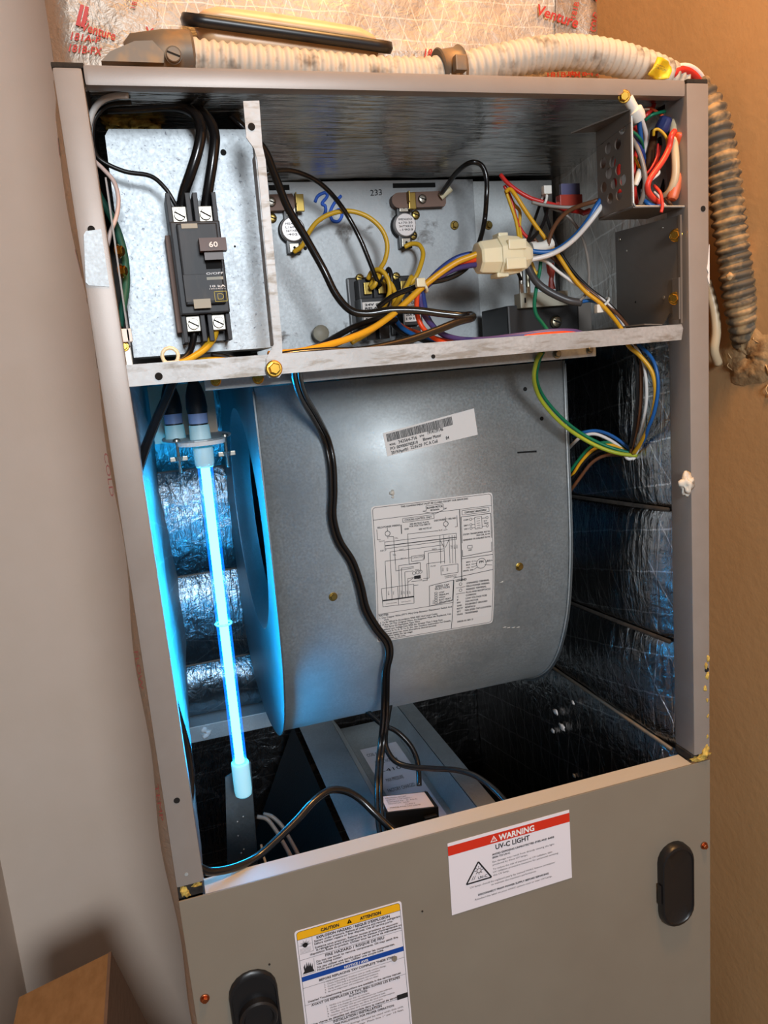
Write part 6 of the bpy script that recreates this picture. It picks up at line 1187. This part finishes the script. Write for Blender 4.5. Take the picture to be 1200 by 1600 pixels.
# ------------------------------------------------------------------ below the blower
cu = thing('coil_unit', 'galvanised coil top with two long flanges in the dark below the blower', 'coil', (0.27, 0.3, -0.3))
def dz(x0, x1, z0, z1, ya_, yb_, th=(0, 0, -0.0012)): return B().prism([(x0, ya_, z0), (x1, ya_, z1), (x1, yb_, z1), (x0, yb_, z0)], th)
obj('left_flange', dz(0.183, 0.232, -0.098, -0.098, 0.05, 0.50), 'galv', cu); obj('left_web', dz(0.2325, 0.252, -0.098, -0.132, 0.05, 0.50), 'galv', cu)
obj('trough', dz(0.2525, 0.326, -0.132, -0.132, 0.05, 0.50), 'galv', cu); obj('right_web', dz(0.3265, 0.338, -0.132, -0.098, 0.05, 0.50), 'galv', cu)
obj('right_flange', dz(0.3385, 0.362, -0.096, -0.096, 0.05, 0.50), 'galv', cu)
obj('coil_slab', dz(0.366, 0.498, -0.110, -0.36, 0.04, 0.50, (0, 0, -0.02)), 'darkfin', cu, False, 'dark sloping coil face'); obj('coil_slab', dz(0.178, 0.060, -0.110, -0.36, 0.04, 0.50, (0, 0, -0.02)), 'darkfin', cu, False, 'dark sloping coil face') if True else 0
pr_ = Print((0.262, 0.42, -0.1318), (0.318, 0.42, -0.1318), (0.318, 0.16, -0.1318), (0.262, 0.16, -0.1318), None, (0, 0, 1))
rl = obj('rating_label', B().prism([pr_.at(u, t, .0003) for u, t in ((0, 0), (1, 0), (1, 1), (0, 1))], (0, 0, 0.0003)), 'paperw', cu, False, 'pale rating label lying in the trough')
for k in range(9): pr_.text('ink', ('COIL MODEL', 'SERIAL NO. 1914', 'R-410A', 'MAX PRESSURE', 'FACTORY CHARGED', 'SEE INSTRUCTIONS', 'FIELD PISTON', 'LISTED', 'WARNING')[k], 0.08 + .1 * (k % 2), 0.10 + .098 * k, 0.62 + .28 * (k % 3) / 2, .035, .0009)
pr_.build('lettering', rl, {})
st2 = thing('coil_end_plate', 'narrow dark upright metal plate standing under the lamp', 'plate', (0.06209, 0.2, -0.12446))
obj('plate_face', B().prism([(0.05814, 0.22, -0.01848), (0.08717, 0.22, -0.00578), (0.08021, 0.22, -0.14333), (0.04598, 0.22, -0.14322)], (0, 0.002, 0)).prism([(0.08717, 0.22, -0.00578), (0.08995, 0.25, -0.02171), (0.08294, 0.25, -0.16264), (0.08021, 0.22, -0.14333)], (0.0008, 0, 0)), 'galvside', st2)
for q in ((0.07218, 0.2196, -0.07107), (0.06503, 0.2196, -0.07566), (0.06367, 0.2196, -0.09332), (0.06812, 0.2196, -0.11193), (0.06469, 0.2196, -0.11593)): obj('speck', B().blob(q, 0.0010, 3, 1, 0.4), 'whitestuff', st2)
for q in ((0.53817, 0.33, -0.09037), (0.52876, 0.3, -0.10175), (0.51842, 0.3, -0.10429), (0.56696, 0.33, -0.08459), (0.46039, 0.15, -0.08252)): 
    pass
# ballast
bx = thing('lamp_ballast', 'small black lamp ballast box with a silvery label on top', 'ballast', (0.24473, 0.12, -0.0696))
A0 = Vector((0.20601, 0.1, -0.03205)); A1 = Vector((0.26437, 0.1, -0.0349)); B0 = Vector((0.2398, 0.15, -0.04424)); B1 = Vector((0.29047, 0.15, -0.04531))
A0 = Vector((0.2105, 0.100, -0.0335)); w_ = Vector((0.057, -0.004, -0.006)); d_ = Vector((0.006, 0.052, -0.012)); h_ = Vector((0, 0.001, -0.034))
obj('case', B().prism([A0, A0 + w_, A0 + w_ + d_, A0 + d_], h_), 'black', bx)
nrm = w_.cross(d_).normalized(); pr_ = Print(A0 + d_ * .95 + w_ * .05, A0 + d_ * .95 + w_ * .93, A0 + d_ * .05 + w_ * .93, A0 + d_ * .05 + w_ * .05, None, nrm)
tl = obj('top_label', B().prism([pr_.at(u, t, .0002) for u, t in ((0, 0), (1, 0), (1, 1), (0, 1))], nrm * .0003), 'paperw', bx, False, 'silvery printed label')
for k, tx in enumerate(('ELECTRONIC BALLAST', 'INPUT: 110-240V~', '50/60Hz  0.35A', 'OUTPUT: 36W', 'CLASS P', 'MADE FOR UV LAMP')): pr_.text('ink', tx, .08 + (.35 if k == 4 else 0), .2 + .13 * k, .55 + .1 * (k % 3), .07, .0008)
pr_.build('lettering', tl, {})
e0 = A0 + w_; nr2 = d_.cross(h_).normalized()
if nr2.x < 0: nr2 = -nr2
pr_ = Print(e0, e0 + d_, e0 + d_ + h_, e0 + h_, None, nr2)
el = obj('end_label', B().prism([pr_.at(u, t, .0003) for u, t in ((.33, .28), (.55, .28), (.55, .86), (.33, .86))], nr2 * .0003), 'paperw', bx, False, 'small white end label'); 
obj('end_label', B().prism([pr_.at(u, t, .0003) for u, t in ((.66, .08), (.9, .08), (.9, .40), (.66, .40))], nr2 * .0003), 'amber', bx)
obj('mount_ear', B().bbox(0.2500, 0.2640, 0.0905, 0.0955, -0.066, -0.045, 0.001), 'black', bx)

# ------------------------------------------------------------------ on top of the cabinet
dt = thing('supply_duct', 'foil wrapped supply duct standing on the cabinet top', 'duct', (0.25, 0.30, 0.6425))
def duct(u, v):
    x = -0.004 + 0.503 * u; z = 0.6440 + 0.56 * v; p = Vector((x, 0.1, z)); k = min(1, u / .02, (1 - u) / .02)
    y = 0.108 + 0.010 * (1 - max(0, k)) + 0.0035 * noise.noise(p * 13) + 0.0016 * noise.noise(p * 42)
    return Vector((x, y, z))
obj('front_wrap', B().grid(duct, 80, 80), 'foil_duct', dt, 'all')
obj('side_wrap', B().grid(lambda u, v: Vector((-0.004 + .002 * noise.noise(Vector((0, u * 8, v * 9))), 0.118 + .40 * u, .6440 + .56 * v)), 20, 30), 'foil_duct', dt, 'all')
obj('side_wrap', B().grid(lambda u, v: Vector((0.499 + .002 * noise.noise(Vector((5, u * 8, v * 9))), 0.118 + .40 * u, .6440 + .56 * v)), 20, 30), 'foil_duct', dt, 'all')
obj('rear_wrap', B().box(-0.003, 0.498, 0.516, 0.52, .6440, 1.2), 'foil_duct', dt)
def tape(u0, u1, v0, v1, lift=0.0012, nu=14, nv=14):
    def f(u, v):
        p = duct(u0 + (u1 - u0) * u, v0 + (v1 - v0) * v); return p + Vector((0, -lift - 0.0012 * abs(noise.noise(p * 60)), 0))
    return f
uu = lambda x: (x + 0.004) / 0.503
vv = lambda z: (z - 0.6440) / 0.56
tp = obj('foil_tape_strip', B().grid(tape(0.0, uu(0.083), 0, 1, nu=14, nv=60), 14, 70), 'foil_tape', dt, 'all', 'shiny foil tape strip with red print')
obj('foil_tape_strip', B().grid(tape(uu(0.448), 1.0, 0, 1, 0.0012), 14, 70), 'foil_tape', dt, 'all', 'foil tape strip with red print at the right edge')
obj('foil_tape_strip', B().grid(tape(uu(0.255), uu(0.455), 0, vv(0.700), 0.0010), 24, 14), 'foil_tape', dt, 'all')
def dprint(txt, tl_, tr_, br_, bl_, bold=.01):
    p_ = Print(tl_, tr_, br_, bl_, lambda p: Vector((p.x, duct(uu(p.x), vv(p.z)).y - .0030, p.z))); p_.text('redtape', txt, 0, 1, 1, 1, .0006, bold=bold); p_.build('tape_lettering', dt, {})
dprint('VentureTape', *[(0.0083, 0.106, 0.70704), (0.04945, 0.106, 0.70619), (0.04837, 0.106, 0.69859), (0.0071, 0.106, 0.69911)], .01) if False else None
dprint('Venture', *[(0.02312, 0.106, 0.71317), (0.04747, 0.106, 0.70612), (0.04496, 0.106, 0.69895), (0.02014, 0.106, 0.70608)])
dprint('181A-P', *[(0.01372, 0.106, 0.70492), (0.035, 0.106, 0.70145), (0.03326, 0.106, 0.69621), (0.01143, 0.106, 0.69925)], .008)
dprint('181B-FX', *[(0.011, 0.106, 0.69644), (0.03474, 0.106, 0.69295), (0.03293, 0.106, 0.68722), (0.00871, 0.106, 0.69076)], .008)
dprint('Tape', *[(0.01911, 0.106, 0.70883), (0.02416, 0.106, 0.72016), (0.02825, 0.106, 0.71848), (0.02319, 0.106, 0.70712)], .01)
dprint('181', *[(0.06032, 0.106, 0.72357), (0.06374, 0.106, 0.73028), (0.06762, 0.106, 0.72952), (0.06419, 0.106, 0.72279)], .008)
dprint('Venture', *[(0.07105, 0.106, 0.71077), (0.10302, 0.106, 0.7052), (0.10135, 0.106, 0.7003), (0.06938, 0.106, 0.70595)])
dprint('Venture', *[(0.42936, 0.106, 0.74381), (0.47251, 0.106, 0.73356), (0.46938, 0.106, 0.72454), (0.42624, 0.106, 0.73497)])
dprint('181B', *[(0.46282, 0.106, 0.73317), (0.46681, 0.106, 0.74658), (0.47229, 0.106, 0.74573), (0.4683, 0.106, 0.73228)], .008)
dprint('COLD', *[(0.48252, 0.106, 0.72166), (0.48663, 0.106, 0.73859), (0.49363, 0.106, 0.73776), (0.48952, 0.106, 0.72078)], .012)
dprint('18  Venture', *[(0.31344, 0.106, 0.70188), (0.35362, 0.106, 0.70095), (0.35182, 0.106, 0.69334), (0.31163, 0.106, 0.6944)])
dprint('181B-FX', *[(0.43669, 0.106, 0.68551), (0.47133, 0.106, 0.68517), (0.47115, 0.106, 0.68061), (0.43645, 0.106, 0.68045)], .008)
dprint('181B-FX', *[(0.45813, 0.106, 0.68714), (0.49622, 0.106, 0.68802), (0.49606, 0.106, 0.68285), (0.45792, 0.106, 0.68203)], .008)
for s_ in ((0.496, 0.750, 0.765), (0.497, 0.770, 0.80)): obj('red_tape_mark', B().grid(tape(uu(s_[0] - .010), uu(s_[0]), vv(s_[1]), vv(s_[2]), .0030), 3, 4), 'redtape', dt, 'all')
dprint('I', *[(0.01683, 0.106, 0.70967), (0.0214, 0.106, 0.72097), (0.02416, 0.106, 0.72016), (0.01959, 0.106, 0.70885)], .3)

# corrugated conduits
def conduit(b, pts, r, pitch, depth, n=18):
    sp = spline(pts, 40); out_ = [sp[0]]; acc = 0; step = pitch / 6
    for i in range(1, len(sp)):
        a, c = out_[-1], sp[i]
        while (sp[i] - out_[-1]).length >= step:
            out_.append(out_[-1] + (sp[i] - out_[-1]).normalized() * step)
    return b.tube(out_, r, n, lambda d: 1 - depth * (0.5 + 0.5 * math.cos(2 * math.pi * d / pitch)) ** 1.5)
fc = thing('flex_conduit', 'dusty white corrugated conduit lying along the cabinet top and arching at the right', 'conduit', (0.30, 0.06, 0.6435))
obj('conduit_hose', conduit(B(), [(0.09178, 0.062, 0.67303), (0.12, 0.062, 0.67011), (0.16006, 0.06, 0.66713), (0.20197, 0.06, 0.66481), (0.24555, 0.06, 0.66239), (0.2853, 0.06, 0.66225), (0.31474, 0.06, 0.66491), (0.34111, 0.058, 0.66988), (0.36784, 0.056, 0.67493), (0.39807, 0.054, 0.67963), (0.42994, 0.054, 0.68262), (0.4631, 0.055, 0.68132), (0.49379, 0.056, 0.67664), (0.52261, 0.058, 0.67047), (0.55183, 0.064, 0.66321)], 0.0148, 0.0072, 0.13), 'flex', fc, 'all')
cl = thing('conduit_clamp', 'grey metal clamp round the white conduit on the cabinet top', 'clamp', (0.31782, 0.06, 0.66649))
q0, q1 = Vector((0.30544, 0.06, 0.66671)), Vector((0.33123, 0.06, 0.67086))
obj('band', B().lathe(q0, q1 - q0, [(0, .0165), (.001, .0175), (.004, .0158), (.017, .0158), (.020, .0175), (.0215, .0165)], 30), 'clampmetal', cl, True)
obj('ear', B().bbox(q0.x + .006, q0.x + .016, .034, .042, q0.z - .008, q0.z + .004, .001), 'clampmetal', cl)
cn = thing('conduit_connector', 'dusty cast metal conduit connector with a clamp screw at the left of the cabinet top', 'connector', (0.0644, 0.06, 0.67287))
b = B().prism([(0.03241, 0.045, 0.66204), (0.03968, 0.045, 0.66875), (0.058, 0.045, 0.67627), (0.07101, 0.045, 0.67714), (0.0783, 0.045, 0.66901), (0.07735, 0.045, 0.6619)], (0, 0.030, 0))
obj('wedge_body', b, 'clampmetal', cn); 
obj('barrel', B().lathe(Vector((0.05066, 0.064, 0.67263)), Vector((0.09679, 0.062, 0.67409)) - Vector((0.05066, 0.064, 0.67263)), [(0, .009), (.006, .015), (.03, .0175), (.050, .0170), (.052, .015)], 26), 'clampmetal', cn, True)
screw('slot', 'clampmetal', (0.08459, 0.0385, 0.665), cn, 1.35); obj('screw_boss', B().cyl((0.08459, 0.0385, 0.665), (0.08596, 0.055, 0.67118), 0.0062, 16), 'clampmetal', cn, True)
rc = thing('wall_conduit', 'dark dusty corrugated conduit hanging down the right wall into its hole', 'conduit', (0.60686, 0.05, 0.47683))
obj('conduit_hose', conduit(B(), [(0.56776, 0.075, 0.66613), (0.57825, 0.068, 0.65368), (0.58634, 0.06, 0.63118), (0.59017, 0.054, 0.60063), (0.59449, 0.052, 0.57092), (0.59738, 0.05, 0.53787), (0.60364, 0.05, 0.5015), (0.61002, 0.05, 0.46738), (0.62001, 0.053, 0.43568), (0.63457, 0.06, 0.4126), (0.65298, 0.07, 0.39509)], 0.0166, 0.0086, 0.20), 'flexdark', rc, 'all')
obj('dust_lump', B().blob((0.58342, 0.032, 0.48057), 0.0035, 4, 2, .6), 'drywall', rc, 'all')
wire('line_cable', 'cream cable slipping down behind the right post to the wall hole', 'w_cream', 0.0048, [(0.59656, 0.08, 0.481), (0.59951, 0.076, 0.46443), (0.60178, 0.074, 0.44807), (0.60336, 0.074, 0.42856), (0.60433, 0.078, 0.41036), (0.61513, 0.085, 0.39646)], 'cable', None, 10)
wire('top_wire', 'red wire curving over the cabinet corner at the upper right', 'w_red', 0.0036, [(0.53395, 0.05, 0.66463), (0.54241, 0.05, 0.66918), (0.55387, 0.052, 0.66906), (0.56564, 0.056, 0.66519), (0.57795, 0.064, 0.66031)], n=10)
wire('top_wire', 'second red wire tucked under the first at the upper right corner', 'w_red', 0.0034, [(0.54125, 0.054, 0.66509), (0.54975, 0.054, 0.66637), (0.5615, 0.058, 0.6658), (0.57519, 0.066, 0.66207)], n=10)
wire('top_wire', 'white wire outermost over the cabinet corner at the upper right', 'w_white', 0.0030, [(0.53567, 0.054, 0.66935), (0.54857, 0.056, 0.67476), (0.56157, 0.058, 0.67469), (0.5749, 0.062, 0.66972), (0.58585, 0.07, 0.66362)], n=10)
yt = thing('yellow_warning_tag', 'crumpled yellow warning tape tag on the end of the white conduit', 'tag', (0.51025, 0.035, 0.66574))
def tagf(u, v):
    a, b_, c_, d_ = [Vector(q) for q in [(0.50561, 0.034, 0.67367), (0.52444, 0.034, 0.66784), (0.51748, 0.034, 0.65601), (0.49461, 0.034, 0.65765)]]
    p = a.lerp(b_, u).lerp(d_.lerp(c_, u), v); return p + Vector((0, -0.004 * math.sin(u * 5 + v * 2) + 0.003 * noise.noise(p * 120), 0.001 * noise.noise(p * 150)))
tg_ = obj('tape_sheet', B().grid(tagf, 12, 10), 'tagyellow', yt, 'all'); tg_.modifiers.new('thickness', 'SOLIDIFY').thickness = 0.0006
p_ = Print(*[(0.49958, 0.026, 0.66744), (0.5115, 0.026, 0.66358), (0.50873, 0.026, 0.65672), (0.49413, 0.026, 0.65848)]); p_.text('ink', 'WARNING', .1, .35, .8, .16, 0); p_.text('ink', 'CAUTION', .15, .65, .9, .22, 0); p_.build('tag_lettering', yt, {})
# black rimmed tray
tr = thing('rimmed_tray', 'amber plastic tray with a black rim leaning against the duct above the conduit', 'tray', (0.18457, 0.09, 0.69979))
cT = Vector((0.1838, 0.08, 0.69925)); ex = (Vector((0.27226, 0.08, 0.68928)) - Vector((0.10171, 0.08, 0.7052))); hw = ex.length / 2; ex.normalize()
ey = Vector((0, 0.93, 0.37)); ey = (ey - ex * ey.dot(ex)).normalized(); ez = ex.cross(ey); hd = 0.024
def rr3(w2, d2, r, h, n=7):
    o_ = []
    for sx_, sy_, st_ in ((1, 1, 0), (-1, 1, 90), (-1, -1, 180), (1, -1, 270)):
        for k in range(n + 1):
            an = math.radians(st_ + 90 * k / n); o_.append(cT + ex * (sx_ * (w2 - r) + r * math.cos(an)) + ey * (sy_ * (d2 - r) + r * math.sin(an)) + ez * h)
    return o_
obj('black_rim', rings(B(), [rr3(hw, hd, .016, -.0045), rr3(hw + .0015, hd + .0015, .0175, 0), rr3(hw, hd, .016, .0045), rr3(hw - .008, hd - .008, .010, .0045), rr3(hw - .008, hd - .008, .010, -.0045), rr3(hw, hd, .016, -.0045)]), 'black', tr, 'all')
obj('upper_shell', rings(B(), [rr3(hw - .010, hd - .005, .014, .003), rr3(hw - .016, hd - .007, .014, .008), rr3(hw - .026, hd - .010, .012, .0115), rr3(hw - .06, hd - .016, .006, .0125)]), 'amber', tr, 'all')
obj('lower_shell', rings(B(), [rr3(hw - .009, hd - .005, .014, -.003), rr3(hw - .013, hd - .007, .014, -.014), rr3(hw - .022, hd - .009, .012, -.020), rr3(hw - .06, hd - .016, .006, -.022)]), 'amber', tr, 'all')

# ------------------------------------------------------------------ carton at the lower left
bxo = thing('cardboard_carton', 'plain brown cardboard carton leaning in the gap left of the cabinet', 'carton', (-0.10, 0.2, -0.745))
th = math.radians(13.5); eX = Vector((math.cos(th), 0, math.sin(th))); eZ = Vector((-math.sin(th), 0, math.cos(th)))
Ac = Vector((-0.1017, 0.30, -0.259)); w0 = 0.112; hh = 0.455; dd = 0.22
def cbx(a0_, a1_, y0_, y1_, h0, h1):
    v = [Ac + eX * a + Vector((0, y - 0.30, 0)) + eZ * h for a in (a0_, a1_) for y in (y0_, y1_) for h in (h0, h1)]
    return B().add(v, [(0, 1, 3, 2), (4, 6, 7, 5), (0, 4, 5, 1), (2, 3, 7, 6), (0, 2, 6, 4), (1, 5, 7, 3)])
obj('side_wall', cbx(-.003, 0, .30 - dd, .30, -hh, -.0002), 'card_shaded', bxo, False, 'right side with its shade put into the colour'); obj('side_wall', cbx(-w0, -w0 + .003, .30 - dd, .30, -hh, -.0002), 'card', bxo)
obj('end_wall', cbx(-w0 + .003, -.003, .297, .30, -hh, -.0002), 'card', bxo); obj('end_wall', cbx(-w0 + .003, -.003, .30 - dd, .303 - dd, -hh, -.0002), 'card', bxo)
obj('top_flap', cbx(-w0, -.0035, .30 - dd, .30, 0, .003), 'card', bxo); obj('bottom_flap', cbx(-w0, 0, .30 - dd, .30, -hh - .003, -hh), 'card', bxo)
obj('top_edge', cbx(-.0035, .0003, .30 - dd, .3005, -.0002, .0034), 'card_shaded', bxo)
